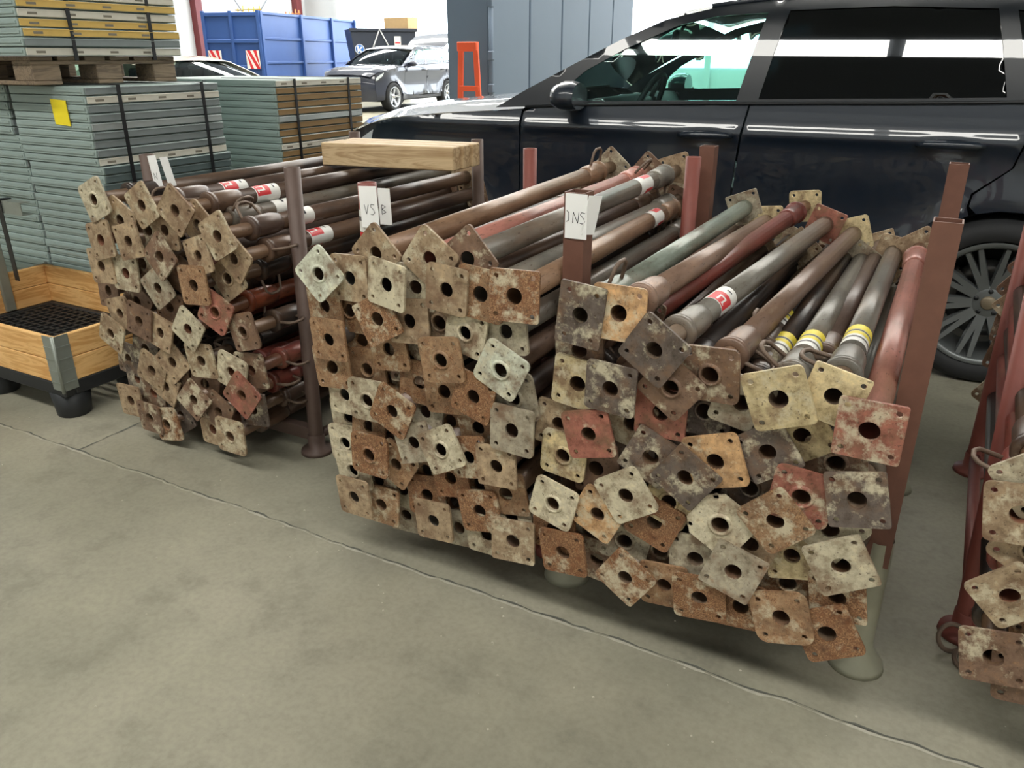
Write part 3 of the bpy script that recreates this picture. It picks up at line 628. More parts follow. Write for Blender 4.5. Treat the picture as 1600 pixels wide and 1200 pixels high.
def build_car(name, paint, rimmat, spokes, twin, glass_rear, rim_r=.27, tailgate_open=False, bodyglass=None, detail=True):
    e = empty(name)
    gl = bodyglass or M_GLASS; gloss = M_GLOSS if detail else paint
    sides = (-1, 1)
    for s in sides:
        ar = .405
        # front fender with arch
        fo = [(x, lerp_tab(FTOP, x)) for x in (-.62, -.4, -.2, 0, .2, .4, .60)] + [(.585, .95), (.575, .70), (.60, .42), (.62, .30)]
        fo += [(ar * math.cos(math.radians(a)), .37 + ar * math.sin(math.radians(a))) for a in range(-8, 189, 14)] + [(-.50, .30), (-.62, .30)]
        side_panel(e, 'fender', fo, [], paint, s)
        d1 = [(.595, .42), (.583, .70), (.593, .95), (.612, 1.11), (.70, 1.15)] + [(x, lerp_tab(BELT, x)) for x in (.9, 1.1, 1.3, 1.5, 1.76)] + [(1.735, 1.0), (1.72, .8), (1.715, .6), (1.72, .40), (1.2, .385)]
        dr = side_panel(e, 'front_door', d1, [], paint, s)
        d2 = [(1.73, .40), (1.725, .6), (1.73, .8), (1.745, 1.0), (1.77, lerp_tab(BELT, 1.77))] + [(x, lerp_tab(BELT, x)) for x in (2.0, 2.3, 2.6, 2.86)] + [(2.894, 1.10), (2.862, .95), (2.735, .838)] + arc(WBASE, .37, .445, 112, 165, 5) + [(2.44, .385)]
        d2r = side_panel(e, 'rear_door', d2, [], paint, s)
        qo = [(2.868, lerp_tab(BELT, 2.87)), (2.902, 1.10), (2.870, .95), (2.743, .832), (2.738, .785)] + [(WBASE + ar * math.cos(math.radians(a)), .37 + ar * math.sin(math.radians(a))) for a in range(108, -9, -12)] + [(3.40, .34), (3.80, .36), (3.86, .60), (3.86, 1.0), (3.74, 1.26)] + [(x, lerp_tab(BELT, x)) for x in (3.6, 3.4, 3.2, 3.0)]
        side_panel(e, 'quarter_panel', qo, [], paint, s)
        sl = [(.62, .30), (.60, .41), (1.2, .375), (2.44, .375), (2.48, .30)]; side_panel(e, 'sill', sl, [], M_TRIMBLACK if detail else paint, s)
        sl = arc(WBASE, .37, .445, 168, 112, 8) + arc(WBASE, .37, .405, 112, 175, 8); side_panel(e, 'arch_trim', sl, [], paint, s, -.002)
        # greenhouse frame with three openings
        go = [(.44, 1.128), (.62, 1.225), (.86, 1.345), (1.10, 1.462)] + ROOF[1:] + [(3.74, 1.27)] + [(x, lerp_tab(BELT, x) + .004) for x in (3.5, 3.2, 2.9, 2.5, 2.1, 1.73, 1.4, 1.1, .8)]
        w1 = [(.80, 1.172)] + [(x, lerp_tab(BELT, x) + .018) for x in (1.1, 1.4, 1.70)] + [(1.74, 1.40), (1.775, 1.565), (1.55, 1.555), (1.36, 1.515), (1.12, 1.415), (.93, 1.315), (.85, 1.25)]
        w2 = [(1.80, lerp_tab(BELT, 1.80) + .022)] + [(x, lerp_tab(BELT, x) + .022) for x in (2.1, 2.5, 2.79)] + [(2.74, 1.42), (2.70, 1.562), (2.3, 1.582), (1.87, 1.574), (1.835, 1.40)]
        w3 = [(2.86, lerp_tab(BELT, 2.86) + .022), (3.2, 1.262), (3.52, 1.29), (3.30, 1.47), (3.1, 1.525), (2.77, 1.556), (2.81, 1.42)]
        side_panel(e, 'pillar_frame', go, [w1, w2, w3], gloss, s, .004)
        a = side_panel(dr, 'window_glass', w1, [], gl, s, .009, None, .004); b = side_panel(d2r, 'window_glass', w2, [], glass_rear, s, .009, None, .004); side_panel(e, 'quarter_glass', w3, [], glass_rear, s, .009, None, .004)
        mb = MB(); mb.tube([(x, s * (halfw(x, lerp_tab(BELT, x)) + .004), lerp_tab(BELT, x) + .004) for x in (.62, .9, 1.2, 1.5, 1.8, 2.1, 2.4, 2.7, 3.0, 3.3, 3.6)], .007, 6); mb.build('belt_strip', M_TRIMBLACK, e)
        mb = MB(); mb.tube([(x, s * (halfw(x, lerp_tab(ROOF, x)) - .03), lerp_tab(ROOF, x) + .012) for x in (1.5, 1.7, 2.0, 2.4, 2.8, 3.2, 3.5)], .013, 8); mb.build('roof_rail', paint, e)
        # handles
        for px, pr_ in ((1.58, dr), (2.62, d2r)):
            mb = MB(); z = 1.03; hb = halfw(px - .2, z)
            mb.tube([(px - .13, s * (hb - .004), z), (px - .10, s * (hb + .022), z + .004), (px, s * (hb + .028), z + .006), (px + .10, s * (hb + .024), z + .006), (px + .125, s * (hb - .004), z + .004)], [.010, .015, .017, .015, .010], 8); mb.build('door_handle', paint, pr_)
        # mirror
        m = empty('mirror', (.90, s * .985, 1.185), 0, e)
        mb = MB(); vs = []; n = 12; rows = [(-.085, .3), (-.07, .75), (-.03, .98), (.03, 1.0), (.055, .92)]
        for xx, k in rows:
            for j in range(n):
                t = 2 * math.pi * j / n; vs.append((xx, s * (.055 + .115 * k * math.cos(t)), .005 + .078 * k * math.sin(t) * (1 if math.sin(t) > 0 else .8)))
        mb.add(vs, [(i * n + j, i * n + (j + 1) % n, (i + 1) * n + (j + 1) % n, (i + 1) * n + j) for i in range(4) for j in range(n)] + [tuple(range(n))], 0, True); mb.build('mirror_housing', paint, m)
        mb = MB(); mb.add([vs[4 * n + j] for j in range(n)], [tuple(range(n))]); mb.build('mirror_glass', M_CHROME, m)
        mb = MB(); mb.tube([(0, s * -.03, -.05), (.01, s * -.09, -.075)], .018, 8); mb.build('mirror_arm', M_TRIMBLACK, m)
        # headlamp
        mb = MB(); o = [(-.60, .86), (-.50, .93), (-.38, .985), (-.42, .90), (-.57, .79), (-.61, .79)]
        slab(mb, dens(o, .03), [], lambda p, k: (p[0], s * (halfw(p[0], p[1]) + .006 - .004 * k), p[1]), .03, 0, True); mb.build('headlamp', M_LAMP, e)
        for x in (0, WBASE):
            wheel(e, x, s, .37, rim_r, rimmat, spokes, twin)
            mb = MB(); mb.lathe([(.40, s * .60), (.40, s * .955)], 24, 'Y', arc=math.pi * 1.1, a0=-.15, c=(x, 0, .37)); mb.lathe([(.40, s * .60), (.01, s * .60)], 24, 'Y', arc=math.pi * 1.1, a0=-.15, c=(x, 0, .37)); mb.build('wheel_well', M_TRIMBLACK, e)
    # bonnet, nose, windscreen, roof, tail
    def bon(u, v):
        x = -.74 + u * 1.34; y = (v * 2 - 1); xx = x - .13 * (1 - y * y) * (1 - u); zt = lerp_tab(FTOP, x); hw = halfw(max(x, -.72), zt) - .012
        return (xx + .10 * u * y * y * 0, y * hw, zt + .004 + (.055 + .02 * u) * (1 - abs(y) ** 2.6) + .012 * math.exp(-((abs(y) - .72) / .1) ** 2))
    grid_surface('bonnet', bon, 16, 24, paint, e)
    def nose(u, v):
        y = v * 2 - 1; x = -.88 + .27 * abs(y) ** 2.6; z = .27 + u * (lerp_tab(FTOP, -.74) - .25 + .05 * (1 - abs(y) ** 2.6)); x += .07 * (2 * u - 1) ** 2 * (1 if u > .5 else .6); hw = halfw(-.62, .6)
        return (x, y * hw, z)
    ns = grid_surface('front_bumper', nose, 10, 24, paint, e)
    mb = MB(); slab(mb, [(-.42, .32), (.42, .32), (.50, .52), (-.50, .52)], [], lambda p, k: (-.885 + .08 * abs(p[0]) ** 2 - .01 + .02 * k, p[0], p[1])); mb.build('grille', M_TRIMBLACK, e)
    def ws(u, v):
        y = v * 2 - 1; x0 = .26 + .20 * y * y; z0 = 1.118 - .02 * y * y; x1 = 1.20 + .10 * y * y * .6; z1 = 1.565 - .055 * y * y; hw0 = .86; hw1 = .70; t = u
        return (x0 + (x1 - x0) * t, y * (hw0 + (hw1 - hw0) * t), z0 + (z1 - z0) * t + .035 * math.sin(math.pi * t))
    grid_surface('windscreen', ws, 8, 12, gl, e)
    for s in sides:
        mb = MB(); mb.tube([(.44, s * .35, 1.175), (.50, s * -.10, 1.19), (.58, s * -.42, 1.20)], .008, 6); mb.build('wiper', M_TRIMBLACK, e)
    def roof(u, v):
        y = v * 2 - 1; x = 1.20 + .10 * y * y * .6 + u * (3.62 - 1.2); z = lerp_tab(ROOF, x + .08 * (1 - u)); hw = halfw(x, z) - .01
        return (x, y * hw, z + .045 * (1 - y * y))
    grid_surface('roof', roof, 16, 12, paint, e)
    def tail(u, v):
        y = v * 2 - 1; z = .36 + u * .92; x = 3.90 - .10 * (1 - u) * 0 - .16 * abs(y) ** 3 - .05 * u; return (x, y * halfw(3.72, z), z)
    grid_surface('rear_bumper', tail, 8, 12, paint, e)
    if not tailgate_open:
        def rg(u, v):
            y = v * 2 - 1; x = 3.84 - u * .24; z = 1.27 + u * .25; return (x, y * (.83 - u * .12), z)
        grid_surface('rear_glass', rg, 6, 8, glass_rear, e)
    else:
        tg = empty('tailgate', (3.30, 0, 1.62), 0, e)
        def tgf(u, v):
            y = v * 2 - 1; return (u * .95, y * (.66 + .06 * math.sin(u * 3)), .02 + .62 * u - .22 * u * u + .03 * (1 - y * y))
        grid_surface('tailgate_panel', tgf, 8, 8, paint, tg)
        mb = MB(); mb.add([(.12, -.52, .02), (.12, .52, .02), (.55, .55, .17), (.55, -.55, .17)], [(0, 1, 2, 3)]); mb.build('tailgate_lining', M_LAMP, tg)
    # cabin
    mb = MB(); mb.box(-.5, 3.7, -.80, .80, .26, .38); mb.build('underbody', M_TRIMBLACK, e)
    def dash(u, v): y = v * 2 - 1; return (.50 + u * .55, y * .84, 1.10 + .06 * math.sin(u * 2.4) - .25 * max(0, u - .8) * 5)
    grid_surface('dashboard', dash, 8, 8, M_CABIN, e)
    mb = MB(); mb.box(.95, 3.6, -.83, .83, .40, .46); mb.build('cabin_floor', M_CABIN, e)
    for s in sides:
        mb = MB(); mb.bbox(1.32, 1.80, s * .40 - .24, s * .40 + .24, .58, .74, .05); mb.bbox(1.72, 1.92, s * .40 - .23, s * .40 + .23, .70, 1.27, .06)
        ob = mb.build('front_seat', M_CABIN, e)
        mb = MB(); mb.bbox(1.80, 1.92, s * .40 - .13, s * .40 + .13, 1.29, 1.47, .04); mb.build('headrest', M_CABIN, ob)
    mb = MB(); mb.bbox(2.35, 2.85, -.66, .66, .58, .76, .05); mb.bbox(2.75, 2.95, -.66, .66, .70, 1.30, .06); mb.build('rear_bench', M_CABIN, e)
    sw = empty('steering_wheel', (1.10, -.40, 1.12), 0, e); sw.rotation_euler = (0, math.radians(-65), 0)
    mb = MB(); mb.tube([(.185 * math.cos(a), .185 * math.sin(a), 0) for a in [i * math.pi / 16 for i in range(32)]], .016, 8, closed=True); mb.build('steering_rim', M_TRIMBLACK, sw)
    mb = MB(); mb.lathe([(.0005, .02), (.06, .015), (.07, -.02)], 16, 'Z')
    for a in (0, math.pi, -math.pi / 2): mb.tube([(0, 0, 0), (.18 * math.cos(a), .18 * math.sin(a), 0)], .014, 6)
    mb.build('steering_hub', M_TRIMBLACK, sw)
    mb = MB(); mb.bbox(1.14, 1.18, -.13, .13, 1.44, 1.52, .015); mb.tube([(1.16, 0, 1.52), (1.19, 0, 1.57)], .012, 6); mb.build('rear_view_mirror', M_TRIMBLACK, e)
    return e
SUV = build_car('suv', car_paint('dark blue-black paint', (16, 28, 42), .0), M_RIM, 10, True, M_GLASSDARK, .272)
SUV.rotation_euler = (0, 0, math.radians(2.2))
# rear near wheel stands on the floor point seen in the photograph
c, s_ = math.cos(math.radians(2.2)), math.sin(math.radians(2.2)); lx, ly = WBASE, -.99
SUV.location = (.250 - (lx * c - ly * s_), 3.92 - (lx * s_ + ly * c), 0)
tag(SUV, 'dark blue-black suv parked right behind the racks of steel props', 'car')
FINE = .09
CAR2 = build_car('suv', car_paint('dark navy paint', (26, 32, 50), .0), M_RIMB, 5, True, M_GLASS, .255, True, None, False)
d0 = at(613, 153, 21.2); d0.z = 0
# heading: rear axle seen further away and to the right
d1 = at(697, 144, 23.6); d1.z = 0; hd = (d1 - d0); ang = math.atan2(hd.y, hd.x)
CAR2.rotation_euler = (0, 0, ang); c, s_ = math.cos(ang), math.sin(ang); CAR2.location = (d0.x - (0 * c + .9 * s_), d0.y - (0 * s_ - .9 * c), 0)
tag(CAR2, 'navy suv with open tailgate and silver wheels standing near the skip', 'car')
CAR3 = build_car('sedan', car_paint('cream paint', (206, 200, 182), .1), M_RIMB, 5, False, M_GLASS, .255, False, None, False)
CAR3.scale = (1, .95, .84); q = at(318, 100, 10.5); ang = math.atan2(RT.y, RT.x) + math.pi - .5
CAR3.rotation_euler = (0, 0, ang); c, s_ = math.cos(ang), math.sin(ang); CAR3.location = (q.x - 1.0 * c, q.y - 1.0 * s_, 0)
tag(CAR3, 'cream car mostly hidden behind the strapped panel stacks', 'car')
# ------------------------------------------------------------------ panel stacks on the left
M_PANEL = simple('pale grey panel paint', (150, 166, 162), .55, .05, .10, 4)
M_ENDS = {'w': simple('white end strip', (206, 202, 188), .5, 0, .08, 30), 'y': simple('yellow end strip', (206, 172, 92), .5, 0, .10, 30), 'g': simple('grey end strip', (128, 136, 136), .5, .2, .10, 30),
          'd': simple('dark grey end strip', (84, 98, 98), .5, .1, .12, 30), 'b': simple('brown end strip', (140, 112, 72), .6, 0, .12, 30), 's': simple('silver end strip', (168, 174, 172), .4, .4, .1, 30)}
M_MARK = simple('grey print mark', (120, 114, 100), .6, 0, .2, 60)
EW = {'w': 'white', 'y': 'yellow', 'g': 'grey', 'd': 'dark grey', 'b': 'brown', 's': 'silver'}
def panel_proto(W, D, T, end, marks):
    """panel body with its rolled lip; the end strip with print marks is the part facing +X"""
    mb = MB(); mb.bbox(-W, 0, 0, D, 0, T - .003, .003); mb.box(-W + .01, -.01, -.004, .0, T * .35, T * .62); body = mb.mesh('panel_body', [M_PANEL])
    mb = MB(); mb.bbox(-.001, .006, .008, D - .008, .003, T - .006, .0015); mb.box(.0055, .0075, .01, D - .01, T * .72, T * .78, 0)
    for y in marks: mb.box(.0055, .0068, y, y + .045, T * .30, T * .55, 1)
    return body, mb.mesh('end_strip', [M_ENDS[end], M_MARK])
def stack(X, Y, z0, W, D, T, ends, where, group, seed, shift=None):
    r = random.Random(seed); z = z0; pro = {}
    for i, en in enumerate(ends):
        key = (en, r.randrange(2))
        if key not in pro: pro[key] = panel_proto(W, D, T, en, [D * (.06 + .22 * k) for k in range(4)] if en in 'wy' else [])
        b, es = pro[key]; e = empty('steel_deck', (X + r.uniform(-.006, .006) + (shift(i) if shift else 0), Y + r.uniform(-.006, .006), z))
        link('panel_body', b, e); link('end_strip', es, e); z += T
        tag(e, f'flat grey steel deck with {EW[en]} end strip, {where}', 'steel deck', group)
    return z
def strap(x, ypos, z0, z1, where, W, over=True):
    mb = MB(); w = .010; pts = [(x + .008, z0), (x + .008, z1 + .003)]
    mb.box(x + .008, x + .011, ypos - w, ypos + w, z0, z1 + .003)
    mb.box(x - W, x + .011, ypos - w, ypos + w, z1 + .001, z1 + .004)
    o = mb.build('strap', M_BLACKSTRAP); tag(o, f'black plastic strap around the {where}', 'strap', 'black straps round the ' + where); return o
def wood_pallet(X, Y, z0, W, D, label, dark=True):
    e = empty('wooden_pallet', (X, Y, z0)); mt = M_OLDWOOD
    for yb in (0, D / 2 - .07, D - .14):
        mb = MB(); mb.bbox(-W, 0, yb, yb + .14, 0, .018, .003); mb.build('bottom_board', mt, e)
        for xb in (-.145, -W / 2 - .07, -W):
            mb = MB(); mb.bbox(xb, xb + .145, yb, yb + .14, .018, .088, .004); mb.build('block', mt, e)
    for xb in (-.145, -W / 2 - .07, -W):
        mb = MB(); mb.bbox(xb, xb + .145, 0, D, .088, .106, .003); mb.build('stringer_board', mt, e)
    n = 6
    for k in range(n):
        yb = k * (D - .11) / (n - 1); mb = MB(); mb.bbox(-W, 0, yb, yb + .11, .106, .125, .003); mb.build('deck_board', mt, e)
    return tag(e, label, 'pallet', 'pallets under the panels')
SX = -3.60; T = .0402
wood_pallet(SX, 2.46, 0, 1.2, .8, 'wooden pallet under the panel stack with the yellow note')
wood_pallet(SX, 3.68, 0, 1.2, .8, 'wooden pallet under the brown-ended panel stack')
e1 = 'ggggggggggsdddsddd' 
n1 = int((1.235 - .145) / .0385)
ends1 = ['d'] * (n1 - 9) + list('wgggsggwg'); ends1[8] = 's'; ends1[14] = 's'
zt1 = stack(SX, 2.46, .126, .58, .80, T, ends1, 'in the stack with the yellow note', 'panels in the note stack', 11, lambda i: .02 if i < n1 - 9 else 0)
stack(SX - .61, 2.47, .126, .58, .80, T, ['g'] * n1, 'in the column beside the note stack', 'panels in the neighbour column', 12, lambda i: -.03 if i > n1 - 7 else .012)
n2 = n1
ends2 = list('bbsbwbbbsbbbbbsbbbbwbbbsbbbbw')[-n2:]; ends2 = (['b'] * n2 + ends2)[-n2:]
zt2 = stack(SX, 3.68, .126, .58, .80, T, ends2, 'in the brown-ended stack', 'panels in the brown-ended stack', 13)
stack(SX - .61, 3.68, .126, .58, .80, T, ['g'] * n2, 'behind the brown-ended stack', 'panels behind the brown-ended stack', 14)
for y in (2.46 + .16, 2.46 + .66): strap(SX + .02, y, .15, zt1, 'note stack', .62)
for y in (3.68 + .16, 3.68 + .66): strap(SX, y, .15, zt2, 'brown-ended stack', .6)
wood_pallet(SX - .2, 2.36, zt1 + .004, 1.0, .8, 'weathered wooden pallet on top of the grey panel stacks')
z0 = zt1 + .004 + .126
zt0 = stack(SX - .16, 2.32, z0, 1.05, .86, T, list('wgyywywwgwwgywgw'), 'on the raised wooden pallet', 'panels on the raised pallet', 15)
for y in (2.32 + .24, 2.32 + .68): strap(SX - .16, y, zt1 + .11, zt0, 'raised pallet load', 1.05)
mb = MB(); p = ony(94, 174, 2.45); mb.add([(-.06, 0, .055), (.055, 0, .05), (.065, -.004, -.065), (-.05, -.002, -.06)], [(0, 1, 2, 3)]); mb.add([(-.06, .003, .055), (.055, .003, .05), (.065, -.001, -.065), (-.05, .001, -.06)], [(3, 2, 1, 0)])
o = mb.build('note', simple('yellow note paper', (246, 224, 40), .7, 0, .04)); o.location = (p.x, 2.449, p.z); tag(o, 'bright yellow note stuck on the pale panel stack', 'note')
# ------------------------------------------------------------------ pallet collar box
BX1, BY0, BX0, BY1 = -2.97, 1.69, -4.15, 2.42
e = empty('plastic_pallet', (BX1, BY0, 0)); mb = MB(); W = BX1 - BX0; D = BY1 - BY0
mb.bbox(-W - .0, 0, 0, D, .125, .165, .006); deck_frame = [(-W, 0), (0, 0), (0, D), (-W, D)]
mb = MB()
for a in (0, D - .05): mb.bbox(-W, 0, a, a + .05, .105, .165, .006)
for a in (-W, -.05): mb.bbox(a, a + .05, .05, D - .05, .105, .165, .004)
mb.build('deck_frame', M_BLACKPLASTIC, e)
for i in range(22):
    x = -W + .05 + (i + .5) * (W - .1) / 22; mb = MB(); mb.box(x - .006, x + .006, .05, D - .05, .14, .162); mb.build('grid_bar', M_BLACKPLASTIC, e)
for i in range(14):
    y = .05 + (i + .5) * (D - .1) / 14; mb = MB(); mb.box(-W + .05, -.05, y - .006, y + .006, .138, .160); mb.build('grid_bar', M_BLACKPLASTIC, e)
for x in (-.155, -W / 2 - .07, -W + .01):
    for y in (.01, D / 2 - .06, D - .13):
        mb = MB(); mb.lathe([(.062, 0), (.066, .004), (.078, .11), (.0005, .11)], 20, 'Z', c=(x + .075, y + .06, 0)); mb.build('foot', M_BLACKPLASTIC, e)
tag(e, 'black plastic grid pallet under the pine collar box', 'pallet')
e = empty('collar_box', (BX1, BY0, .165)); th = .022
for zb in (0, .099):
    for ya in (0, D - th):
        mb = MB(); mb.bbox(-W, 0, ya, ya + th, zb, zb + .097, .003); mb.build('board', M_PINE, e)
    for xa in (-th, -W):
        mb = MB(); mb.bbox(xa, xa + th, th, D - th, zb, zb + .097, .003); mb.build('board', M_PINEY, e)
for cx, sx in ((0, 1), (-W, -1)):
    for cy, sy in ((0, -1), (D, 1)):
        h = empty('hinge', (cx, cy, 0), 0, e)
        mb = MB(); mb.box(-sx * .062, sx * .004, sy * .0, sy * .004, -.03, .20)
        for z in (0.0, .05, .10, .15): mb.box(-sx * .062, sx * .004, sy * .004, sy * .0065, z, z + .006)
        mb.build('hinge_leaf', M_GALV, h)
        mb = MB(); mb.box(sx * .0, sx * .004, -sy * .062, sy * .004, -.03, .20)
        for z in (0.0, .05, .10, .15): mb.box(sx * .004, sx * .0065, -sy * .062, sy * .004, z, z + .006)
        mb.build('hinge_leaf', M_GALV, h)
        mb = MB(); mb.tube([(sx * .006, sy * .006, -.035), (sx * .006, sy * .006, .205)], .007, 8); mb.build('hinge_pin', M_GALV, h)
tag(e, 'pine pallet collar box with galvanised corner hinges on black pallet', 'box')
# galvanised frame with a strap at the far left
p = onz(45, 312, .66); e = empty('metal_frame', (-4.02, 2.15, 0))
mb = MB(); hl = [[(.02 - i * .1, .705), (.05 - i * .1, .705), (.05 - i * .1, .735), (.02 - i * .1, .735)] for i in range(9)]
slab(mb, [(-1.0, .69), (.24, .69), (.24, .75), (-1.0, .75)], hl, lambda q, k: (q[0], k * .004, q[1]))      # channel with punched slots
mb.box(-1.0, .24, .004, .05, .746, .75); mb.box(-1.0, .24, .004, .05, .69, .694); mb.build('rail', M_GALV, e)
for x in (-.14, -.95): mb = MB(); mb.bbox(x, x + .05, .0, .05, .17, .69, .004); mb.build('leg', M_GALV, e)
mb = MB(); mb.box(.06, .095, -.006, -.003, .36, .755); mb.box(.06, .095, -.006, .05, .752, .756); mb.build('strap', M_BLACKSTRAP, e)
tag(e, 'galvanised steel frame with perforated rail standing in the collar box', 'frame')
# ------------------------------------------------------------------ timber on the dark rack
pz = .955
a = onz(504, 258, pz); b = onz(709, 268, pz); ang = math.atan2(b.y - a.y, b.x - a.x); Lb = (b - a).length
for i in range(3):
    mb = MB(); mb.bbox(0, Lb, .0, .074, 0, .092, .004); o = mb.build('timber_beam', M_WOOD); o.rotation_euler = (0, 0, ang)
    o.location = (a.x + i * .078 * (-math.sin(ang)) + i * .012, a.y + i * .078 * math.cos(ang), pz)
    tag(o, ['squared raw timber beam lying front of three on the dark rack', 'squared raw timber beam lying between two others on the dark rack', 'squared raw timber beam lying beside the suv on the dark rack'][i], 'timber', 'timber beams on the dark rack')
# ------------------------------------------------------------------ paper labels on posts
def strokes(mb, lines, w=.0016, m=1, y=-.0006):
    for ln in lines:
        for (x0, z0), (x1, z1) in zip(ln, ln[1:]):
            d = Vector((x1 - x0, z1 - z0)); n = Vector((-d.y, d.x)).normalized() * w / 2 if d.length else Vector((0, 0))
            mb.add([(x0 + n.x, y, z0 + n.y), (x0 - n.x, y, z0 - n.y), (x1 - n.x, y, z1 - n.y), (x1 + n.x, y, z1 + n.y)], [(0, 1, 2, 3)], m)
def gN(x, z, s): return [[(x, z), (x + .05 * s, z + s), (x + .5 * s, z), (x + .6 * s, z + s)]]
def gS(x, z, s): return [[(x + .5 * s, z + .95 * s), (x + .15 * s, z + 1.0 * s), (x + .05 * s, z + .78 * s), (x + .35 * s, z + .5 * s), (x + .5 * s, z + .2 * s), (x + .25 * s, z - .02 * s), (x, z + .05 * s)]]
def gV(x, z, s): return [[(x, z + s), (x + .2 * s, z), (x + .5 * s, z + s)]]
def gB(x, z, s): return [[(x, z), (x, z + s), (x + .4 * s, z + .8 * s), (x, z + .55 * s), (x + .45 * s, z + .25 * s), (x, z)]]
def gP(x, z, s): return [[(x, z + s), (x + .22 * s, z + .85 * s), (x + .22 * s, z + .15 * s), (x, z)]]
def paper(name, loc, rz, w, h, tilt, glyphs, label, bend=.0):
    mb = MB(); hw = w / 2
    mb.add([(-hw, 0, 0), (hw, 0, 0), (hw, bend, -h), (-hw, bend, -h), (-hw, .0015, 0), (hw, .0015, 0), (hw, bend + .0015, -h), (-hw, bend + .0015, -h)], [(3, 2, 1, 0), (4, 5, 6, 7), (0, 1, 5, 4), (1, 2, 6, 5), (2, 3, 7, 6), (3, 0, 4, 7)])
    strokes(mb, glyphs); o = mb.build(name, [M_PAPER, M_INK]); o.location = loc; o.rotation_euler = (0, tilt, rz)
    return tag(o, label, 'paper label', 'paper labels on rack posts')
def post_label(px, py, Y, w, h, rz, tilt, gl, lab, w2, h2, rz2, tilt2, gl2, lab2, dx2, dy2):
    p = ony(px, py, Y)
    paper('paper_label', (p.x, Y, p.z), rz, w, h, tilt, gl, lab)
    paper('paper_label', (p.x + dx2, Y + dy2, p.z - .004), rz2, w2, h2, tilt2, gl2, lab2, .012)
zl = -.085
post_label(901, 303, 1.730 - .0268 - .003, .056, .105, 0, 0, gP(-.024, -.066, .026) + gN(-.008, -.068, .026) + gS(.010, -.068, .026), 'white handwritten label on the front of the square brown post', .040, .092, 1.1, .12, [], 'second white label folded along the side of the square brown post', .041, .018)
post_label(573, 291, 1.745 - .0265 - .002, .056, .112, .1, -.04, gV(-.014, -.075, .026) + gS(.004, -.076, .028), 'white handwritten label on the front of the round red post', .034, .100, .3, .02, gB(-.006, -.07, .026), 'second white label behind the first on the round red post', .046, .012)
post_label(236, 243, 1.99 - .0265 - .002, .040, .110, .1, -.12, gN(-.010, -.085, .024), 'white handwritten label on the dark post before the grey panels', .030, .105, .4, -.12, [], 'second white label on the dark post before the grey panels', .048, .012)
mb = MB(); p = ony(577, 347, 1.716); mb.lathe([(.0272, -.03), (.0272, .03)], 18, 'Z'); mb.lathe([(.0275, -.048), (.0275, -.032)], 18, 'Z', 1); mb.lathe([(.0275, .0), (.0275, .012)], 8, 'Z', 2, arc=1.2, a0=3.9)
o = mb.build('printed_sticker', [M_WHITE, M_RED, M_STICKGREY]); o.location = (-1.405, 1.745, p.z); tag(o, 'white and red printed sticker wrapped round the red post', 'sticker')
# ------------------------------------------------------------------ background
M_BLUE = simple('container blue', (52, 84, 144), .5, .05, .16, 1.5)
def frame_obj(o, origin, ang): o.location = origin; o.rotation_euler = (0, 0, ang)
cb = at(407, 60, 24.0); cb.z = 0; far = at(640, 60, 35.6); far.z = 0; ang = math.atan2(far.y - cb.y, far.x - cb.x); CL = 7.0; CH = 2.62; CW = 1.85
e = empty('open_top_container', cb, ang)      # local x runs along the long side, y to the left
mb = MB(); mb.box(0, CL, 0, .06, .2, CH); mb.build('side_wall', M_BLUE, e)
mb = MB(); mb.box(0, CL, CW - .06, CW, .2, CH); mb.build('side_wall', M_BLUE, e)
mb = MB(); mb.box(0, .06, .06, CW - .06, .2, CH); mb.build('end_wall', M_BLUE, e)
mb = MB(); mb.box(CL - .06, CL, .06, CW - .06, .2, CH); mb.build('end_wall', M_BLUE, e)
mb = MB(); mb.box(0, CL, 0, CW, .15, .24); mb.build('floor_pan', M_BLUE, e)
for x in (0.0, 2.6, 4.9, CL - .1): mb = MB(); mb.bbox(x - .03, x + .11, -.10, .0, .0, CH + .03, .01); mb.build('side_post', M_BLUE, e)
for z in (.5, 1.15, 1.85, 2.55): mb = MB(); mb.bbox(.08, CL, -.055, .0, z, z + .09, .02); mb.build('side_rib', M_BLUE, e)
for z in (.25, 1.0, 1.75, 2.50): mb = MB(); mb.bbox(-.06, .0, -.05, CW + .05, z, z + .12, .02); mb.build('end_rib', M_BLUE, e)
for y in (-.06, CW / 2 - .05, CW - .04): mb = MB(); mb.bbox(-.08, .0, y, y + .1, .0, CH + .04, .01); mb.build('end_post', M_BLUE, e)
M_HAZ = stripe_mat('red white hazard stripes', (196, 40, 44), (230, 228, 224), 3.0, 0.0, 1.0)
for y in (.05, CW - .50):
    mb = MB(); n = 6; mb.add([(-.09, y + .45 * i / n, 1.05) for i in range(n + 1)] + [(-.09, y + .45 * i / n, 1.55) for i in range(n + 1)], [(i, i + 1, n + 2 + i, n + 1 + i) for i in range(n)])
    mb = MB(); mb.box(-.096, -.085, y, y + .45, 1.02, 1.55, 0); s = .22
    for i in range(-3, 5):      # slanted red bars
        P = []
        z0_, z1_ = 1.02, 1.55
        for yy, zz in ((y + i * s, z0_), (y + i * s + s / 2, z0_), (y + i * s + s / 2 + .30, z1_), (y + i * s + .30, z1_)):
            P.append((min(max(yy, y), y + .45), zz))
        if max(p[0] for p in P) - min(p[0] for p in P) > .03: mb.add([(-.0975, p[0], p[1]) for p in P], [(0, 1, 2, 3)], 1)
    mb.build('hazard_sign', [M_WHITE, M_RED], e)['label'] = 'red and white striped hazard sign'
tag(e, 'long blue open-top steel container with striped hazard signs', 'container')
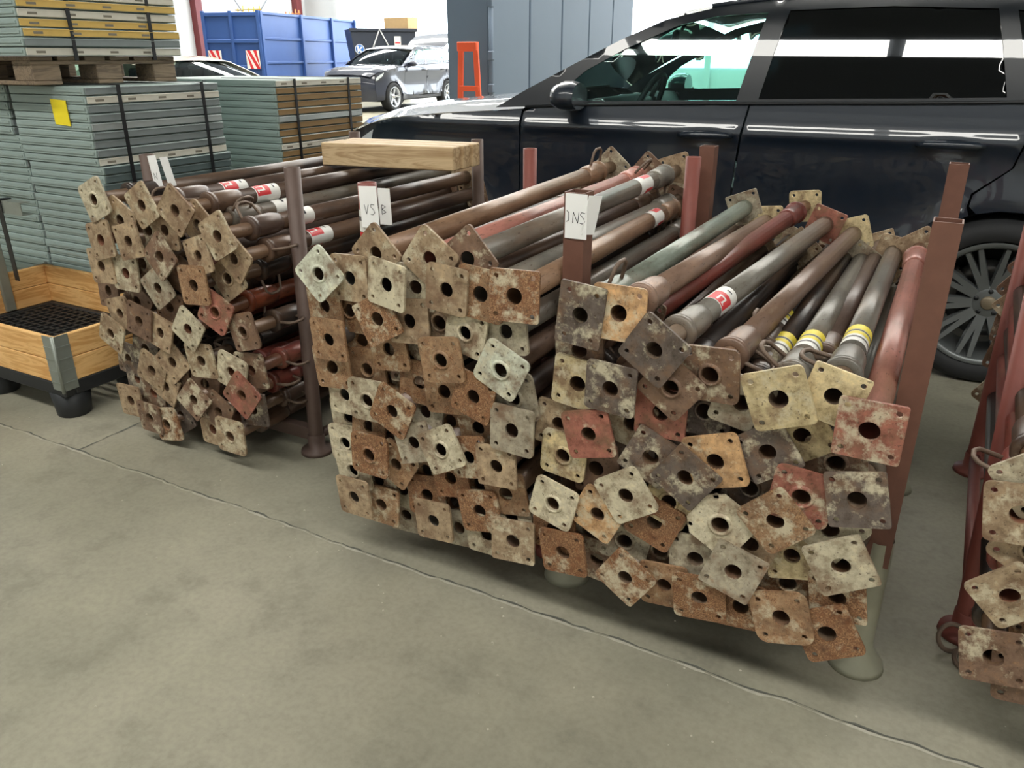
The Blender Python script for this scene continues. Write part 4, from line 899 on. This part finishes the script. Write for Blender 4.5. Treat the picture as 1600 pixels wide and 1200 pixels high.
# yellow and orange scrap that sticks out of the container
rr = random.Random(9)
for i, (x, lab, colr) in enumerate(((1.0, 'yellow trestle frame sticking out of the blue container', (206, 170, 70)), (3.6, 'orange pole bundle sticking out of the blue container', (210, 130, 70)))):
    mb = MB()
    for k in range(5): y = .5 + k * .28; mb.tube([(x + k * .12 * (i + 1), y, 1.6), (x + .1 + k * .15 * (i + 1), y + .05, CH + .18 + .10 * rr.random())], .022, 6)
    mb.tube([(x, .45, CH + .12), (x + .6 * (i + 1), 1.7, CH + .14)], .02, 6)
    o = mb.build('scrap_frame', simple('scrap paint %d' % i, colr, .6)); frame_obj(o, cb, ang); tag(o, lab, 'scrap')
mb = MB(); mb.bbox(0, 1.0, 0, .6, 0, .35, .01); o = mb.build('cardboard_box', simple('cardboard', (196, 164, 118), .8)); p = at(627, 48, 27.0); o.location = (p.x - .5, p.y - .3, 2.245); tag(o, 'brown cardboard box lying on top of the black skip', 'box')
# black skip with round badge
sk = at(548, 60, 26.0); sk.z = 0; skr = at(650, 60, 26.6); skr.z = 0; a2 = math.atan2(skr.y - sk.y, skr.x - sk.x); SLn = (skr - sk).length; M_SKIP = simple('black skip paint', (44, 50, 62), .5, .05, .12, 2)
e = empty('skip', sk, a2); SH = 2.22
mb = MB(); slab(mb, [(0, SH), (.28, .1), (SLn - .28, .1), (SLn, SH)], [], lambda p, k: (p[0], k * .06, p[1])); mb.build('side_plate', M_SKIP, e)
mb = MB(); slab(mb, [(0, SH), (.28, .1), (SLn - .28, .1), (SLn, SH)], [], lambda p, k: (p[0], 1.6 + k * .06, p[1])); mb.build('side_plate', M_SKIP, e)
for xa, xb in ((0, .28), (SLn, SLn - .28)):
    mb = MB(); mb.add([(xa, 0, SH), (xa, 1.66, SH), (xb, 1.66, .1), (xb, 0, .1)], [(0, 1, 2, 3)]); mb.build('end_plate', M_SKIP, e)
mb = MB(); mb.box(.28, SLn - .28, 0, 1.66, 0, .1); mb.build('bottom_plate', M_SKIP, e)
mb = MB(); mb.bbox(-.04, SLn + .04, -.05, .0, SH - .08, SH + .02, .01); mb.build('top_rim', M_SKIP, e)
M_CHAIN = simple('chain steel', (190, 190, 188), .4, .6)
mb = MB(); mb.tube([(SLn * .44, -.03, SH), (SLn * .22, -.04, 1.1)], .025, 6); mb.tube([(SLn * .44, -.03, SH), (SLn * .66, -.04, 1.3)], .025, 6); mb.build('chain', M_CHAIN, e)
mb = MB(); mb.lathe([(.0005, -.03), (.155, -.03), (.155, .0)], 28, 'Y', 0, c=(.27, 0, 1.60)); mb.lathe([(.137, -.033), (.155, -.033)], 28, 'Y', 1, c=(.27, 0, 1.60))
for P in ([(-.10, -.14), (-.03, -.14), (-.03, .14), (-.10, .14)], [(-.03, -.02), (.09, .12), (.15, .08), (-.03, -.10)], [(.02, -.01), (.15, -.13), (.08, -.15), (-.03, -.06)]):
    mb.add([(.26 + x * .68, -.034, 1.60 + z * .68) for x, z in P], [(0, 1, 2, 3)], 1)
mb.build('badge', [simple('badge blue', (48, 112, 190), .4), M_WHITE], e)['label'] = 'round blue badge with white letter K'
mb = MB(); mb.bbox(SLn * .66, SLn * .76, -.035, -.005, 1.58, 2.0, .004); mb.box(SLn * .67, SLn * .75, -.037, -.034, 1.78, 1.82, 1); mb.build('sign_plate', [M_WHITE, M_RED], e)
tag(e, 'black waste skip with round blue badge behind the navy suv', 'skip')
# grey container block
M_GREY = simple('grey container paint', (96, 112, 130), .5, .1, .08, 1.0)
g0 = at(766, 80, 11.0); g0.z = 0; g1 = at(985, 80, 16.6); g1.z = 0; a3 = math.atan2(g1.y - g0.y, g1.x - g0.x); GL = (g1 - g0).length; GH = 2.60; GW = .66
e = empty('grey_container', g0, a3)
n = 5; wpan = GL / n
for i in range(n):
    mb = MB(); mb.bbox(i * wpan + .025, (i + 1) * wpan - .025, -.02, .03, .05, GH - .1, .012); mb.build('side_panel', M_GREY, e)
mb = MB(); mb.box(0, GL, .03, GW, .02, GH - .12); mb.build('core', M_GREY, e)
mb = MB(); mb.bbox(-.03, GL + .02, -.04, GW + .02, GH - .12, GH, .01); mb.build('top_rail', M_GREY, e)
mb = MB(); mb.bbox(-.03, .0, .02, GW, .03, GH - .12, .008); mb.build('end_panel', M_GREY, e)
mb = MB(); mb.tube([(-.035, -.03, .1), (-.035, -.03, GH - .1)], .035, 8); mb.build('corner_post', M_GREY, e)
for z in (.9, 1.33, 2.0): mb = MB(); mb.bbox(-.085, -.01, -.075, .0, z, z + .12, .01); mb.build('hinge', M_GREY, e)
tag(e, 'tall grey steel container with panelled side behind the bonnet', 'container')
# orange A-frame trestle leaning on it
M_OR = simple('orange paint', (236, 92, 52), .5, 0, .06, 5)
q = at(731, 100, 10.6); e = empty('trestle', (q.x, q.y, 0), a3 - math.pi / 2)
HT = 1.56
for x0, x1 in ((-.16, -.105), (.20, .11)):
    mb = MB(); slab(mb, [(x0 - .035, 0), (x0 + .035, 0), (x1 + .035, HT), (x1 - .035, HT)], [], lambda p, k: (p[0], -.02 + k * .04 + .02 * p[1] / HT, p[1])); mb.build('leg', M_OR, e)
mb = MB(); mb.bbox(-.15, .15, -.03, .05, HT - .12, HT, .01); mb.build('top_bar', M_OR, e)
for z in (.94, .45): mb = MB(); mb.bbox(-.13, .16, -.015, .025, z, z + .07, .005); mb.build('cross_bar', M_OR, e)
tag(e, 'orange steel A-frame trestle leaning against the grey container', 'trestle')
# loose rings lying at the foot of the leaning rack
for i, (px, py, rx, rz) in enumerate(((1492, 962, 1.15, .5), (1522, 985, .35, -.4))):
    mb = MB(); mb.tube([(.034 * math.cos(a), .034 * math.sin(a), 0) for a in [k * math.pi / 12 for k in range(24)]], .006, 6, closed=True)
    o = mb.build('steel_ring', M_DARKROD); q = onz(px, py, .035); o.location = (q.x - .005, q.y - .10, .0365 if i == 0 else .018); o.rotation_euler = (rx, 0, rz)
    tag(o, ['rusty steel ring standing against the foot of the leaning red post', 'rusty steel ring lying flat by the foot of the leaning red post'][i], 'ring', 'rings at the leaning post')
